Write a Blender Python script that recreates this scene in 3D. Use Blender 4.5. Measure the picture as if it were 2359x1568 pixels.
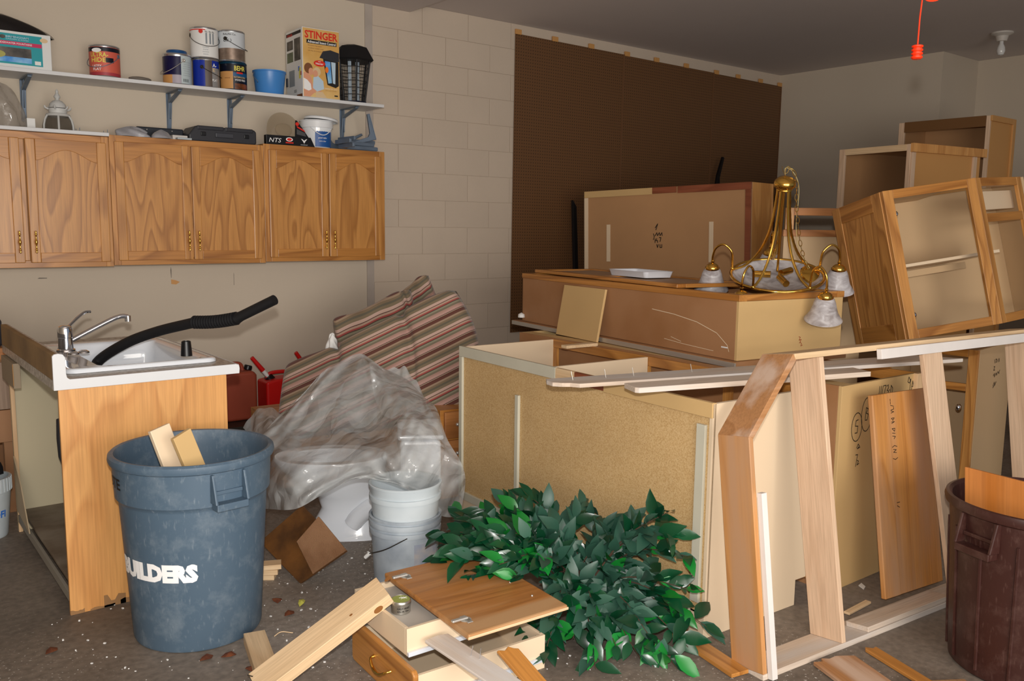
import bpy, bmesh, math, random
from mathutils import Vector, Matrix
for _o in list(bpy.data.objects):
    bpy.data.objects.remove(_o)
scene = bpy.context.scene
COL = scene.collection
random.seed(7)
PI = math.pi

# ---------------------------------------------------------------- camera
YAW, PITCH, ROLL = 0.6667, 0.1309, 0.01255      # yaw from +Y towards +X, pitch down
_f = Vector((math.sin(YAW) * math.cos(PITCH), math.cos(YAW) * math.cos(PITCH), -math.sin(PITCH)))
_r0 = Vector((math.cos(YAW), -math.sin(YAW), 0))
_u0 = _r0.cross(_f)
_r = _r0 * math.cos(ROLL) + _u0 * math.sin(ROLL)
_u = -_r0 * math.sin(ROLL) + _u0 * math.cos(ROLL)
CAM = Vector((0, 0, 1.5))
cam_data = bpy.data.cameras.new('camera')
cam_data.sensor_width = 36.0
cam_data.sensor_fit = 'HORIZONTAL'
cam_data.lens = 36.0 * 2000 / 2359
cam_data.clip_start = 0.05
cam = bpy.data.objects.new('camera', cam_data)
cam.matrix_world = Matrix(((_r.x, _u.x, -_f.x, CAM.x), (_r.y, _u.y, -_f.y, CAM.y), (_r.z, _u.z, -_f.z, CAM.z), (0, 0, 0, 1)))
COL.objects.link(cam)
scene.camera = cam

# ---------------------------------------------------------------- light
world = bpy.data.worlds.new('world')
scene.world = world
world.use_nodes = True
world.node_tree.nodes['Background'].inputs[0].default_value = (0.75, 0.85, 1.0, 1)
world.node_tree.nodes['Background'].inputs[1].default_value = 0.25
# the camera's flash, just above the lens
fl = bpy.data.lights.new('camera_flash', 'SPOT')
fl.spot_size = math.radians(100)
fl.spot_blend = 0.9
fl.energy = 260
fl.color = (1.0, 0.98, 0.95)
fl.shadow_soft_size = 0.025
flash = bpy.data.objects.new('camera_flash', fl)
flash.location = CAM + _u * 0.14 + _r * 0.0 - _f * 0.02
flash.rotation_euler = cam.matrix_world.to_euler()
COL.objects.link(flash)
# daylight through the open garage door behind the camera
dl = bpy.data.lights.new('garage_door_daylight', 'AREA')
dl.shape = 'RECTANGLE'
dl.size, dl.size_y = 4.4, 2.2
dl.energy = 230
dl.color = (1.0, 0.93, 0.84)
day = bpy.data.objects.new('garage_door_daylight', dl)
day.location = (0.2, -2.9, 1.4)
day.rotation_euler = (math.radians(90), 0, 0)
COL.objects.link(day)

vs = scene.view_settings
scene.display_settings.display_device = 'sRGB'
vs.view_transform = 'Standard'
vs.look = 'None'
vs.exposure = 0.1
vs.gamma = 1.0
vs.use_curve_mapping = False

# ---------------------------------------------------------------- materials
def lin(h):
    h = h.lstrip('#')
    o = []
    for i in (0, 2, 4):
        c = int(h[i:i + 2], 16) / 255
        o.append(c / 12.92 if c <= 0.04045 else ((c + 0.055) / 1.055) ** 2.4)
    return (o[0], o[1], o[2], 1)

def new_mat(name):
    m = bpy.data.materials.new(name)
    m.use_nodes = True
    nt = m.node_tree
    return m, nt, nt.nodes['Principled BSDF']

def N(nt, t, **kw):
    n = nt.nodes.new(t)
    for k, v in kw.items():
        if k.startswith('i_'):
            n.inputs[int(k[2:])].default_value = v
        else:
            setattr(n, k, v)
    return n

def coords(nt, scale=(1, 1, 1), rand=True):
    tc = N(nt, 'ShaderNodeTexCoord')
    mp = N(nt, 'ShaderNodeMapping')
    mp.inputs['Scale'].default_value = scale
    nt.links.new(tc.outputs['Object'], mp.inputs['Vector'])
    if rand:
        oi = N(nt, 'ShaderNodeObjectInfo')
        mu = N(nt, 'ShaderNodeVectorMath', operation='SCALE')
        cx = N(nt, 'ShaderNodeCombineXYZ', i_0=1.0, i_1=1.7, i_2=2.3)
        mm = N(nt, 'ShaderNodeMath', operation='MULTIPLY', i_1=13.0)
        nt.links.new(oi.outputs['Random'], mm.inputs[0])
        nt.links.new(cx.outputs[0], mu.inputs[0])
        nt.links.new(mm.outputs[0], mu.inputs['Scale'])
        nt.links.new(mu.outputs[0], mp.inputs['Location'])
    return mp

def ramp(nt, stops):
    r = N(nt, 'ShaderNodeValToRGB')
    e = r.color_ramp.elements
    e[0].position, e[0].color = stops[0]
    e[1].position, e[1].color = stops[-1]
    for p, c in stops[1:-1]:
        x = e.new(p)
        x.color = c
    return r

def mix(nt, fac, a, b, mode='MIX'):
    m = N(nt, 'ShaderNodeMix', data_type='RGBA', blend_type=mode)
    for sock, v in ((m.inputs[0], fac), (m.inputs[6], a), (m.inputs[7], b)):
        if hasattr(v, 'links') or hasattr(v, 'is_linked'):
            nt.links.new(v, sock)
        else:
            sock.default_value = v
    return m.outputs[2]

def mat(name, c, rough=0.5, metal=0.0, var=0.0, vscale=4.0, c2=None, coat=0.0, spec=0.5, bump=0.0, bscale=60, trans=0.0, alpha=1.0, ior=1.45, emit=None):
    m, nt, b = new_mat(name)
    c = lin(c)
    b.inputs['Base Color'].default_value = c
    b.inputs['Roughness'].default_value = rough
    b.inputs['Metallic'].default_value = metal
    b.inputs['Coat Weight'].default_value = coat
    b.inputs['Specular IOR Level'].default_value = spec
    b.inputs['Transmission Weight'].default_value = trans
    b.inputs['Alpha'].default_value = alpha
    b.inputs['IOR'].default_value = ior
    if var or c2:
        mp = coords(nt)
        no = N(nt, 'ShaderNodeTexNoise')
        no.inputs['Scale'].default_value = vscale
        no.inputs['Detail'].default_value = 5
        nt.links.new(mp.outputs[0], no.inputs['Vector'])
        k = lin(c2) if c2 else tuple(x * (1 - var) for x in c[:3]) + (1,)
        r = ramp(nt, [(0.38, c), (0.66, k)])
        nt.links.new(no.outputs[0], r.inputs[0])
        nt.links.new(r.outputs[0], b.inputs['Base Color'])
    if bump:
        mp = coords(nt)
        no = N(nt, 'ShaderNodeTexNoise')
        no.inputs['Scale'].default_value = bscale
        no.inputs['Detail'].default_value = 4
        bp = N(nt, 'ShaderNodeBump')
        bp.inputs['Strength'].default_value = bump
        bp.inputs['Distance'].default_value = 0.01
        nt.links.new(mp.outputs[0], no.inputs['Vector'])
        nt.links.new(no.outputs[0], bp.inputs['Height'])
        nt.links.new(bp.outputs[0], b.inputs['Normal'])
    return m

def wood(name, c1, c2, axis=0, scale=1.0, rings=9.0, rough=0.42, coat=0.0, contrast=0.8, stretch=0.13, blotch=None):
    """contours of a stretched noise read as plain-sawn grain; fine pores on top"""
    m, nt, b = new_mat(name)
    s = [scale] * 3
    s[axis] = scale * stretch
    mp = coords(nt, tuple(s))
    no = N(nt, 'ShaderNodeTexNoise')
    no.inputs['Scale'].default_value = 3.2
    no.inputs['Detail'].default_value = 1.3
    no.inputs['Distortion'].default_value = 0.25
    nt.links.new(mp.outputs[0], no.inputs['Vector'])
    mu = N(nt, 'ShaderNodeMath', operation='MULTIPLY', i_1=rings)
    fr = N(nt, 'ShaderNodeMath', operation='FRACT')
    nt.links.new(no.outputs[0], mu.inputs[0])
    nt.links.new(mu.outputs[0], fr.inputs[0])
    r = ramp(nt, [(0.0, (0, 0, 0, 1)), (0.55, (0.35, 0.35, 0.35, 1)), (0.86, (1, 1, 1, 1)), (1.0, (0, 0, 0, 1))])
    nt.links.new(fr.outputs[0], r.inputs[0])
    s2 = [110 * scale] * 3
    s2[axis] = 3.5 * scale
    mp2 = coords(nt, tuple(s2))
    n2 = N(nt, 'ShaderNodeTexNoise')
    n2.inputs['Scale'].default_value = 1.0
    n2.inputs['Detail'].default_value = 3
    nt.links.new(mp2.outputs[0], n2.inputs['Vector'])
    mm = N(nt, 'ShaderNodeMath', operation='MULTIPLY', i_1=contrast)
    nt.links.new(r.outputs[0], mm.inputs[0])
    base = mix(nt, mm.outputs[0], lin(c1), lin(c2))
    r2 = ramp(nt, [(0.35, (0.82, 0.80, 0.78, 1)), (0.62, (1.05, 1.05, 1.05, 1))])
    nt.links.new(n2.outputs[0], r2.inputs[0])
    out = mix(nt, 0.75, base, r2.outputs[0], 'MULTIPLY')
    if blotch:
        mp3 = coords(nt, tuple(2.2 * k for k in s))
        n3 = N(nt, 'ShaderNodeTexNoise')
        n3.inputs['Scale'].default_value = 3.0
        n3.inputs['Detail'].default_value = 5
        nt.links.new(mp3.outputs[0], n3.inputs['Vector'])
        r3 = ramp(nt, [(0.46, (0, 0, 0, 1)), (0.64, (1, 1, 1, 1))])
        nt.links.new(n3.outputs[0], r3.inputs[0])
        out = mix(nt, r3.outputs[0], out, lin(blotch))
    nt.links.new(out, b.inputs['Base Color'])
    b.inputs['Roughness'].default_value = rough
    b.inputs['Coat Weight'].default_value = coat
    b.inputs['Coat Roughness'].default_value = 0.25
    return m

def chip(name, c1, c2, c3, scale=170.0, rough=0.7):
    """particle board: pale ground with darker and lighter flecks"""
    m, nt, b = new_mat(name)
    mp = coords(nt)
    n1 = N(nt, 'ShaderNodeTexNoise')
    n1.inputs['Scale'].default_value = scale
    n1.inputs['Detail'].default_value = 3
    n2 = N(nt, 'ShaderNodeTexNoise')
    n2.inputs['Scale'].default_value = 2.2
    n2.inputs['Detail'].default_value = 3
    n3 = N(nt, 'ShaderNodeTexNoise')
    n3.inputs['Scale'].default_value = scale * 0.45
    n3.inputs['Detail'].default_value = 2
    for n in (n1, n2, n3):
        nt.links.new(mp.outputs[0], n.inputs['Vector'])
    r1 = ramp(nt, [(0.36, lin(c2)), (0.5, lin(c1)), (0.66, lin(c3))])
    nt.links.new(n1.outputs[0], r1.inputs[0])
    r3 = ramp(nt, [(0.24, (0.6, 0.55, 0.5, 1)), (0.30, (1, 1, 1, 1))])
    nt.links.new(n3.outputs[0], r3.inputs[0])
    o = mix(nt, 0.6, r1.outputs[0], r3.outputs[0], 'MULTIPLY')
    r2 = ramp(nt, [(0.35, (0.88, 0.87, 0.85, 1)), (0.65, (1.04, 1.04, 1.04, 1))])
    nt.links.new(n2.outputs[0], r2.inputs[0])
    o = mix(nt, 1.0, o, r2.outputs[0], 'MULTIPLY')
    nt.links.new(o, b.inputs['Base Color'])
    b.inputs['Roughness'].default_value = rough
    return m

def scuffed(name, c, c2, rough=0.5):
    """moulded plastic with pale scuffs and dusty patches"""
    m, nt, b = new_mat(name)
    mp = coords(nt, (1, 1, 1), False)
    n1 = N(nt, 'ShaderNodeTexNoise')
    n1.inputs['Scale'].default_value = 9
    n1.inputs['Detail'].default_value = 8
    n1.inputs['Roughness'].default_value = 0.7
    mp2 = coords(nt, (60, 60, 16), False)
    n2 = N(nt, 'ShaderNodeTexNoise')
    n2.inputs['Scale'].default_value = 1.6
    n2.inputs['Detail'].default_value = 6
    nt.links.new(mp.outputs[0], n1.inputs['Vector'])
    nt.links.new(mp2.outputs[0], n2.inputs['Vector'])
    r1 = ramp(nt, [(0.5, (0, 0, 0, 1)), (0.8, (0.6, 0.6, 0.6, 1))])
    r2 = ramp(nt, [(0.6, (0, 0, 0, 1)), (0.76, (0.5, 0.5, 0.5, 1))])
    nt.links.new(n1.outputs[0], r1.inputs[0])
    nt.links.new(n2.outputs[0], r2.inputs[0])
    o = mix(nt, r1.outputs[0], lin(c), lin(c2))
    o = mix(nt, r2.outputs[0], o, lin(c2))
    nt.links.new(o, b.inputs['Base Color'])
    b.inputs['Roughness'].default_value = rough
    return m

M = {}
M['wall'] = mat('painted_drywall', '#cbbeac', 0.85, var=0.05, vscale=0.8, bump=0.05, bscale=40)
M['block'] = mat('painted_block', '#cabaa8', 0.8, var=0.05, vscale=2, bump=0.12, bscale=70)
M['mortar'] = mat('painted_mortar', '#c0ad99', 0.85)
M['ceiling'] = mat('ceiling_paint', '#d3cac6', 0.9, var=0.04, vscale=0.7)
M['strip'] = mat('grey_corner_strip', '#b5aaa0', 0.6, var=0.12, vscale=6)
M['oak_v'] = wood('oak_vertical', '#c98f4c', '#97602a', 2, 1.7, 11, 0.38, 0.25, 0.75, 0.15)
M['oak_h'] = wood('oak_along_x', '#c08440', '#90581f', 0, 1.1, 10, 0.38, 0.25)
M['oak_y'] = wood('oak_along_y', '#c08440', '#90581f', 1, 1.1, 10, 0.38, 0.25)
M['oak_light'] = wood('oak_panel_pale', '#d89f5e', '#b97a3c', 2, 1.3, 5, 0.45, 0.1, 0.6, 0.3)
M['oak_red'] = wood('oak_reddish', '#b87b45', '#8a5527', 0, 1.0, 8, 0.5, 0.05)
M['oak_door'] = wood('oak_veneer_dusty', '#b0763c', '#8d5826', 0, 1.0, 9, 0.5, 0.1, 0.6, blotch='#b58d63')
M['plain_oak_v'] = wood('pale_oak_worn', '#c98d4c', '#a56a30', 2, 1.1, 7, 0.5, 0.05, 0.55, blotch='#b98e6a')
M['pine'] = wood('raw_pine', '#dfc29b', '#caa477', 0, 1.2, 6, 0.6, 0, 0.5)
M['pine_v'] = wood('raw_pine_vertical', '#dcb98f', '#c9a174', 2, 1.2, 6, 0.6, 0, 0.5)
M['pale_v'] = wood('bleached_board_vertical', '#dabc9f', '#c5a283', 2, 1.3, 7, 0.65, 0, 0.5)
M['white_wood'] = wood('whitewashed_board', '#d2c2b2', '#bfa893', 0, 1.3, 6, 0.65, 0, 0.5, blotch='#cdc7c2')
M['washed'] = wood('whitewashed_brown_board', '#b58356', '#9a673a', 0, 1.3, 6, 0.55, 0, 0.6, blotch='#c9ad98')
M['whitestrip'] = mat('white_painted_strip', '#e2dcd8', 0.6, var=0.06, vscale=8)
M['chip'] = chip('particle_board', '#cdab78', '#bd9965', '#d6b888', 230)
M['hardboard'] = mat('tan_hardboard', '#b58a60', 0.6, var=0.10, vscale=1.7)
M['hardboard2'] = mat('brown_hardboard', '#a67a55', 0.55, c2='#9a6c45', vscale=3)
M['mdf'] = mat('yellow_mdf', '#cdab76', 0.6, var=0.07, vscale=2)
M['mela'] = mat('cream_melamine', '#e2ccae', 0.45, var=0.04, vscale=1.5)
M['mela2'] = mat('beige_melamine', '#c9ab84', 0.5, var=0.05, vscale=1.2)
M['backer'] = mat('grey_green_lining', '#c5ba9c', 0.6, var=0.05, vscale=1.5)
M['tapestrip'] = mat('pale_grey_strip', '#c6c2b0', 0.6, var=0.06, vscale=6)
M['redstrip'] = wood('red_brown_strip', '#8f4f33', '#73391f', 0, 1.5, 6, 0.5)
M['white'] = mat('white_enamel', '#e9ecef', 0.2, coat=0.6)
M['porcelain'] = mat('porcelain', '#e4e9f0', 0.12, coat=0.8)
M['laminate'] = mat('white_laminate', '#d7d9dc', 0.4, var=0.04, vscale=5)
M['stonetop'] = chip('grey_stone_laminate', '#a9a49d', '#8b857e', '#c9c5be', 60, 0.35)
M['shelf'] = mat('white_shelf_board', '#d5d6d8', 0.45)
M['steel'] = mat('bracket_steel_blue', '#6d7c8e', 0.45, 0.3, var=0.15, vscale=12)
M['chrome'] = mat('chrome', '#dfe3ea', 0.07, 1.0)
M['zinc'] = mat('zinc_plate', '#d2cfc8', 0.4, 0.75)
M['brass'] = mat('polished_brass', '#e4b456', 0.17, 1.0)
M['black'] = mat('black_plastic', '#0d0d11', 0.35)
M['blackmat'] = mat('black_rubber', '#101013', 0.6)
M['blackshine'] = mat('black_vinyl', '#08080b', 0.15, coat=0.6)
M['darkgrey'] = mat('dark_grey_case', '#2b2c32', 0.45)
M['can'] = scuffed('grey_blue_plastic', '#4b5f71', '#87939c')
M['browncan'] = scuffed('brown_plastic', '#3c1f1a', '#6a5049', 0.42)
M['bluepail'] = mat('blue_plastic', '#4486cc', 0.35)
M['red'] = mat('red_plastic', '#c31411', 0.4)
M['maroon'] = mat('maroon_plastic', '#97422c', 0.5, var=0.2, vscale=3)
M['orange'] = mat('orange_cord_plastic', '#ff3c14', 0.4)
M['bucket'] = mat('white_bucket_plastic', '#ccd5da', 0.35, c2='#b4bfc6', vscale=3)
M['bucketdirty'] = mat('grey_bucket_plastic', '#b6c0c8', 0.5, c2='#8f99a5', vscale=7)
M['carpet'] = mat('brown_carpet', '#7a4d1c', 0.95, c2='#543310', vscale=9, bump=0.6, bscale=400)
M['carpet2'] = mat('pale_brown_carpet', '#8f6a4c', 0.95, c2='#7b5639', vscale=9, bump=0.6, bscale=400)
M['paper'] = mat('white_paper', '#e4e4e2', 0.6)
M['labelgrey'] = mat('grey_print', '#8d949a', 0.6)
M['ink'] = mat('black_ink', '#1b1612', 0.6)
M['inkred'] = mat('red_ink', '#9b3c1c', 0.6)
M['inkwhite'] = mat('white_print', '#f0f0f0', 0.6)
M['inkyellow'] = mat('yellow_print', '#e6da62', 0.6)
M['inkblue'] = mat('blue_print', '#2a6fd0', 0.5)
M['navy'] = mat('navy_print', '#0b1020', 0.35)
M['royal'] = mat('royal_blue_print', '#15309c', 0.35)
M['teal'] = mat('teal_print', '#0a95a0', 0.5)
M['pink'] = mat('crimson_print', '#c41a55', 0.5)
M['salmon'] = mat('salmon_print', '#cf5f4d', 0.45)
M['gold'] = mat('gold_print', '#c98f2c', 0.5, c2='#e0bd7c', vscale=3)
M['tan'] = mat('tan_print', '#c89458', 0.5)
M['printred'] = mat('red_print', '#d62a1a', 0.5)
M['printorange'] = mat('orange_print', '#f07a1c', 0.5)
M['skin'] = mat('skin_tone_print', '#d99a7a', 0.6)
M['hairbrown'] = mat('brown_hair_print', '#7a4a28', 0.6)
M['hairblond'] = mat('fair_hair_print', '#d8bd94', 0.6)
M['shirtblue'] = mat('pale_blue_print', '#b9cfe0', 0.6)
M['photodark'] = mat('dark_photo_print', '#33302e', 0.5, c2='#6a625a', vscale=14)
M['photogreen'] = mat('green_photo_print', '#6f7a5c', 0.5, c2='#4a5240', vscale=14)
M['photoblue'] = mat('blue_photo_print', '#2c86d8', 0.5, c2='#9fd0ea', vscale=9)
M['tin'] = mat('brushed_tin', '#b9b7b0', 0.3, 0.9)
M['canmetal'] = mat('paint_can_metal', '#c8ccd0', 0.25, 0.9)
M['olive'] = mat('olive_lid_print', '#97a04c', 0.4)
M['bark'] = mat('twig_brown', '#4a3528', 0.8)
M['dirty'] = mat('dark_dirty_metal', '#3a352f', 0.5, 0.5, var=0.3, vscale=9)
M['stone'] = mat('grey_stone', '#6e665e', 0.8)
M['knot'] = mat('pine_knot', '#8a5a2c', 0.6)

def floor_mat():
    m, nt, b = new_mat('concrete_floor')
    mp = coords(nt, (1, 1, 1), False)
    n1 = N(nt, 'ShaderNodeTexNoise'); n1.inputs['Scale'].default_value = 1.1; n1.inputs['Detail'].default_value = 7
    n2 = N(nt, 'ShaderNodeTexNoise'); n2.inputs['Scale'].default_value = 38; n2.inputs['Detail'].default_value = 5
    n3 = N(nt, 'ShaderNodeTexNoise'); n3.inputs['Scale'].default_value = 90; n3.inputs['Detail'].default_value = 1
    n4 = N(nt, 'ShaderNodeTexNoise'); n4.inputs['Scale'].default_value = 0.9; n4.inputs['Detail'].default_value = 3
    for n in (n1, n2, n3, n4):
        nt.links.new(mp.outputs[0], n.inputs['Vector'])
    r1 = ramp(nt, [(0.3, lin('#5f564d')), (0.5, lin('#7d7267')), (0.7, lin('#968d84'))])
    nt.links.new(n1.outputs[0], r1.inputs[0])
    r2 = ramp(nt, [(0.3, (0.72, 0.72, 0.72, 1)), (0.7, (1.12, 1.12, 1.12, 1))])
    nt.links.new(n2.outputs[0], r2.inputs[0])
    o = mix(nt, 1.0, r1.outputs[0], r2.outputs[0], 'MULTIPLY')
    r3 = ramp(nt, [(0.66, (0, 0, 0, 1)), (0.72, (1, 1, 1, 1))])
    nt.links.new(n3.outputs[0], r3.inputs[0])
    r4 = ramp(nt, [(0.45, (0, 0, 0, 1)), (0.65, (0.8, 0.8, 0.8, 1))])
    nt.links.new(n4.outputs[0], r4.inputs[0])
    mm = N(nt, 'ShaderNodeMath', operation='MULTIPLY')
    nt.links.new(r3.outputs[0], mm.inputs[0]); nt.links.new(r4.outputs[0], mm.inputs[1])
    o = mix(nt, mm.outputs[0], o, lin('#cfcac4'))
    nt.links.new(o, b.inputs['Base Color'])
    b.inputs['Roughness'].default_value = 0.6
    bp = N(nt, 'ShaderNodeBump'); bp.inputs['Strength'].default_value = 0.15; bp.inputs['Distance'].default_value = 0.01
    nt.links.new(n2.outputs[0], bp.inputs['Height']); nt.links.new(bp.outputs[0], b.inputs['Normal'])
    return m

def peg_mat():
    m, nt, b = new_mat('brown_pegboard')
    tc = N(nt, 'ShaderNodeTexCoord')
    sc = N(nt, 'ShaderNodeVectorMath', operation='SCALE'); sc.inputs['Scale'].default_value = 1 / 0.0254
    fr = N(nt, 'ShaderNodeVectorMath', operation='FRACTION')
    sb = N(nt, 'ShaderNodeVectorMath', operation='SUBTRACT'); sb.inputs[1].default_value = (0.5, 0.5, 0.5)
    ml = N(nt, 'ShaderNodeVectorMath', operation='MULTIPLY'); ml.inputs[1].default_value = (1, 0, 1)
    ln = N(nt, 'ShaderNodeVectorMath', operation='LENGTH')
    nt.links.new(tc.outputs['Object'], sc.inputs[0]); nt.links.new(sc.outputs[0], fr.inputs[0])
    nt.links.new(fr.outputs[0], sb.inputs[0]); nt.links.new(sb.outputs[0], ml.inputs[0]); nt.links.new(ml.outputs[0], ln.inputs[0])
    r = ramp(nt, [(0.13, lin('#1c1008')), (0.19, lin('#6b4a2d'))])
    nt.links.new(ln.outputs['Value'], r.inputs[0])
    nt.links.new(r.outputs[0], b.inputs['Base Color'])
    b.inputs['Roughness'].default_value = 0.5
    return m

def stripe_mat():
    m, nt, b = new_mat('striped_upholstery')
    tc = N(nt, 'ShaderNodeTexCoord')
    sp = N(nt, 'ShaderNodeSeparateXYZ')
    nt.links.new(tc.outputs['Object'], sp.inputs[0])
    ad = N(nt, 'ShaderNodeMath', operation='ADD')
    nt.links.new(sp.outputs[1], ad.inputs[0]); nt.links.new(sp.outputs[2], ad.inputs[1])
    mu = N(nt, 'ShaderNodeMath', operation='MULTIPLY', i_1=1 / 0.22)
    fr = N(nt, 'ShaderNodeMath', operation='FRACT')
    nt.links.new(ad.outputs[0], mu.inputs[0]); nt.links.new(mu.outputs[0], fr.inputs[0])
    cs = ['#77654f', '#97806a', '#5d362c', '#5a3329', '#b19c86', '#3f2722', '#b08c82', '#a48174', '#6f6654', '#84806c', '#523e31', '#9a4440', '#aa8e7c', '#472b23', '#ba9d90', '#766852', '#5e5849']
    r = N(nt, 'ShaderNodeValToRGB'); r.color_ramp.interpolation = 'CONSTANT'
    e = r.color_ramp.elements
    pos = [0, .07, .13, .2, .255, .275, .30, .38, .45, .52, .58, .61, .66, .72, .745, .84, .93]
    e[0].position, e[0].color = 0, lin(cs[0])
    e[1].position, e[1].color = pos[1], lin(cs[1])
    for p, c in zip(pos[2:], cs[2:]):
        x = e.new(p); x.color = lin(c)
    nt.links.new(fr.outputs[0], r.inputs[0])
    nt.links.new(r.outputs[0], b.inputs['Base Color'])
    b.inputs['Roughness'].default_value = 0.9
    b.inputs['Sheen Weight'].default_value = 0.2
    return m

def sheet_mat():
    """milky polythene: part clear, part diffuse, glossy folds"""
    m, nt, b = new_mat('milky_polythene_sheet')
    out = nt.nodes['Material Output']
    b.inputs['Base Color'].default_value = lin('#d6dadb')
    b.inputs['Roughness'].default_value = 0.14
    b.inputs['Specular IOR Level'].default_value = 1.0
    b.inputs['Coat Weight'].default_value = 0.5
    b.inputs['Coat Roughness'].default_value = 0.08
    tr = N(nt, 'ShaderNodeBsdfTransparent'); tr.inputs[0].default_value = (0.93, 0.93, 0.93, 1)
    tl = N(nt, 'ShaderNodeBsdfTranslucent'); tl.inputs[0].default_value = lin('#d6dada')
    m1 = N(nt, 'ShaderNodeMixShader', i_0=0.35)
    nt.links.new(b.outputs[0], m1.inputs[1]); nt.links.new(tl.outputs[0], m1.inputs[2])
    m2 = N(nt, 'ShaderNodeMixShader')
    mp = coords(nt, (1, 1, 1), False)
    n1 = N(nt, 'ShaderNodeTexNoise'); n1.inputs['Scale'].default_value = 5; n1.inputs['Detail'].default_value = 4
    nt.links.new(mp.outputs[0], n1.inputs['Vector'])
    r = ramp(nt, [(0.35, (0.34, 0.34, 0.34, 1)), (0.65, (0.62, 0.62, 0.62, 1))])
    nt.links.new(n1.outputs[0], r.inputs[0])
    nt.links.new(r.outputs[0], m2.inputs[0])
    nt.links.new(m1.outputs[0], m2.inputs[1]); nt.links.new(tr.outputs[0], m2.inputs[2])
    nw = N(nt, 'ShaderNodeTexNoise'); nw.inputs['Scale'].default_value = 4; nw.inputs['Detail'].default_value = 2
    nt.links.new(mp.outputs[0], nw.inputs['Vector'])
    sv = N(nt, 'ShaderNodeVectorMath', operation='SCALE'); sv.inputs['Scale'].default_value = 0.12
    nt.links.new(nw.outputs['Color'], sv.inputs[0])
    av = N(nt, 'ShaderNodeVectorMath', operation='ADD')
    nt.links.new(mp.outputs[0], av.inputs[0]); nt.links.new(sv.outputs[0], av.inputs[1])
    v1 = N(nt, 'ShaderNodeTexVoronoi', feature='DISTANCE_TO_EDGE'); v1.inputs['Scale'].default_value = 4.2
    v2 = N(nt, 'ShaderNodeTexVoronoi', feature='DISTANCE_TO_EDGE'); v2.inputs['Scale'].default_value = 10
    nt.links.new(av.outputs[0], v1.inputs['Vector']); nt.links.new(av.outputs[0], v2.inputs['Vector'])
    hv = N(nt, 'ShaderNodeMath', operation='MULTIPLY', i_1=0.3)
    nt.links.new(v2.outputs['Distance'], hv.inputs[0])
    nr = N(nt, 'ShaderNodeMath', operation='ADD')
    nt.links.new(v1.outputs['Distance'], nr.inputs[0]); nt.links.new(hv.outputs[0], nr.inputs[1])
    bp = N(nt, 'ShaderNodeBump'); bp.inputs['Strength'].default_value = 0.7; bp.inputs['Distance'].default_value = 0.05
    nt.links.new(nr.outputs[0], bp.inputs['Height']); nt.links.new(bp.outputs[0], b.inputs['Normal']); nt.links.new(bp.outputs[0], b.inputs['Coat Normal']); nt.links.new(bp.outputs[0], tl.inputs['Normal'])
    nt.links.new(m2.outputs[0], out.inputs[0])
    return m

def clear_mat(name, col, vis=0.35, rough=0.1, crumple=0.0):
    m, nt, b = new_mat(name)
    out = nt.nodes['Material Output']
    b.inputs['Base Color'].default_value = lin(col)
    b.inputs['Roughness'].default_value = rough
    tr = N(nt, 'ShaderNodeBsdfTransparent'); tr.inputs[0].default_value = (0.93, 0.92, 0.9, 1)
    m2 = N(nt, 'ShaderNodeMixShader', i_0=1 - vis)
    mp = coords(nt, (1, 1, 1), False)
    vo = N(nt, 'ShaderNodeTexVoronoi', feature='DISTANCE_TO_EDGE'); vo.inputs['Scale'].default_value = 13
    nt.links.new(mp.outputs[0], vo.inputs['Vector'])
    bp = N(nt, 'ShaderNodeBump'); bp.inputs['Strength'].default_value = crumple; bp.inputs['Distance'].default_value = 0.05
    nt.links.new(vo.outputs['Distance'], bp.inputs['Height']); nt.links.new(bp.outputs[0], b.inputs['Normal'])
    nt.links.new(b.outputs[0], m2.inputs[1]); nt.links.new(tr.outputs[0], m2.inputs[2])
    nt.links.new(m2.outputs[0], out.inputs[0])
    return m

def swirl_glass():
    m, nt, b = new_mat('alabaster_glass')
    mp = coords(nt, (1, 1, 2.0))
    n1 = N(nt, 'ShaderNodeTexNoise'); n1.inputs['Scale'].default_value = 14; n1.inputs['Detail'].default_value = 3; n1.inputs['Distortion'].default_value = 1.2
    nt.links.new(mp.outputs[0], n1.inputs['Vector'])
    r = ramp(nt, [(0.35, lin('#b9b2b4')), (0.62, lin('#efeef2'))])
    nt.links.new(n1.outputs[0], r.inputs[0])
    nt.links.new(r.outputs[0], b.inputs['Base Color'])
    b.inputs['Roughness'].default_value = 0.3
    b.inputs['Subsurface Weight'].default_value = 0.0
    out = nt.nodes['Material Output']
    tr = N(nt, 'ShaderNodeBsdfTransparent')
    tl = N(nt, 'ShaderNodeBsdfTranslucent'); nt.links.new(r.outputs[0], tl.inputs[0])
    m1 = N(nt, 'ShaderNodeMixShader', i_0=0.4)
    nt.links.new(b.outputs[0], m1.inputs[1]); nt.links.new(tl.outputs[0], m1.inputs[2])
    m2 = N(nt, 'ShaderNodeMixShader', i_0=0.22)
    nt.links.new(m1.outputs[0], m2.inputs[1]); nt.links.new(tr.outputs[0], m2.inputs[2])
    nt.links.new(m2.outputs[0], out.inputs[0])
    return m

def leaf_mat(name, c1, c2, rough):
    m, nt, b = new_mat(name)
    oi = N(nt, 'ShaderNodeObjectInfo')
    r = ramp(nt, [(0.0, lin(c1)), (1.0, lin(c2))])
    nt.links.new(oi.outputs['Random'], r.inputs[0])
    nt.links.new(r.outputs[0], b.inputs['Base Color'])
    b.inputs['Roughness'].default_value = rough
    return m

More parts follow.
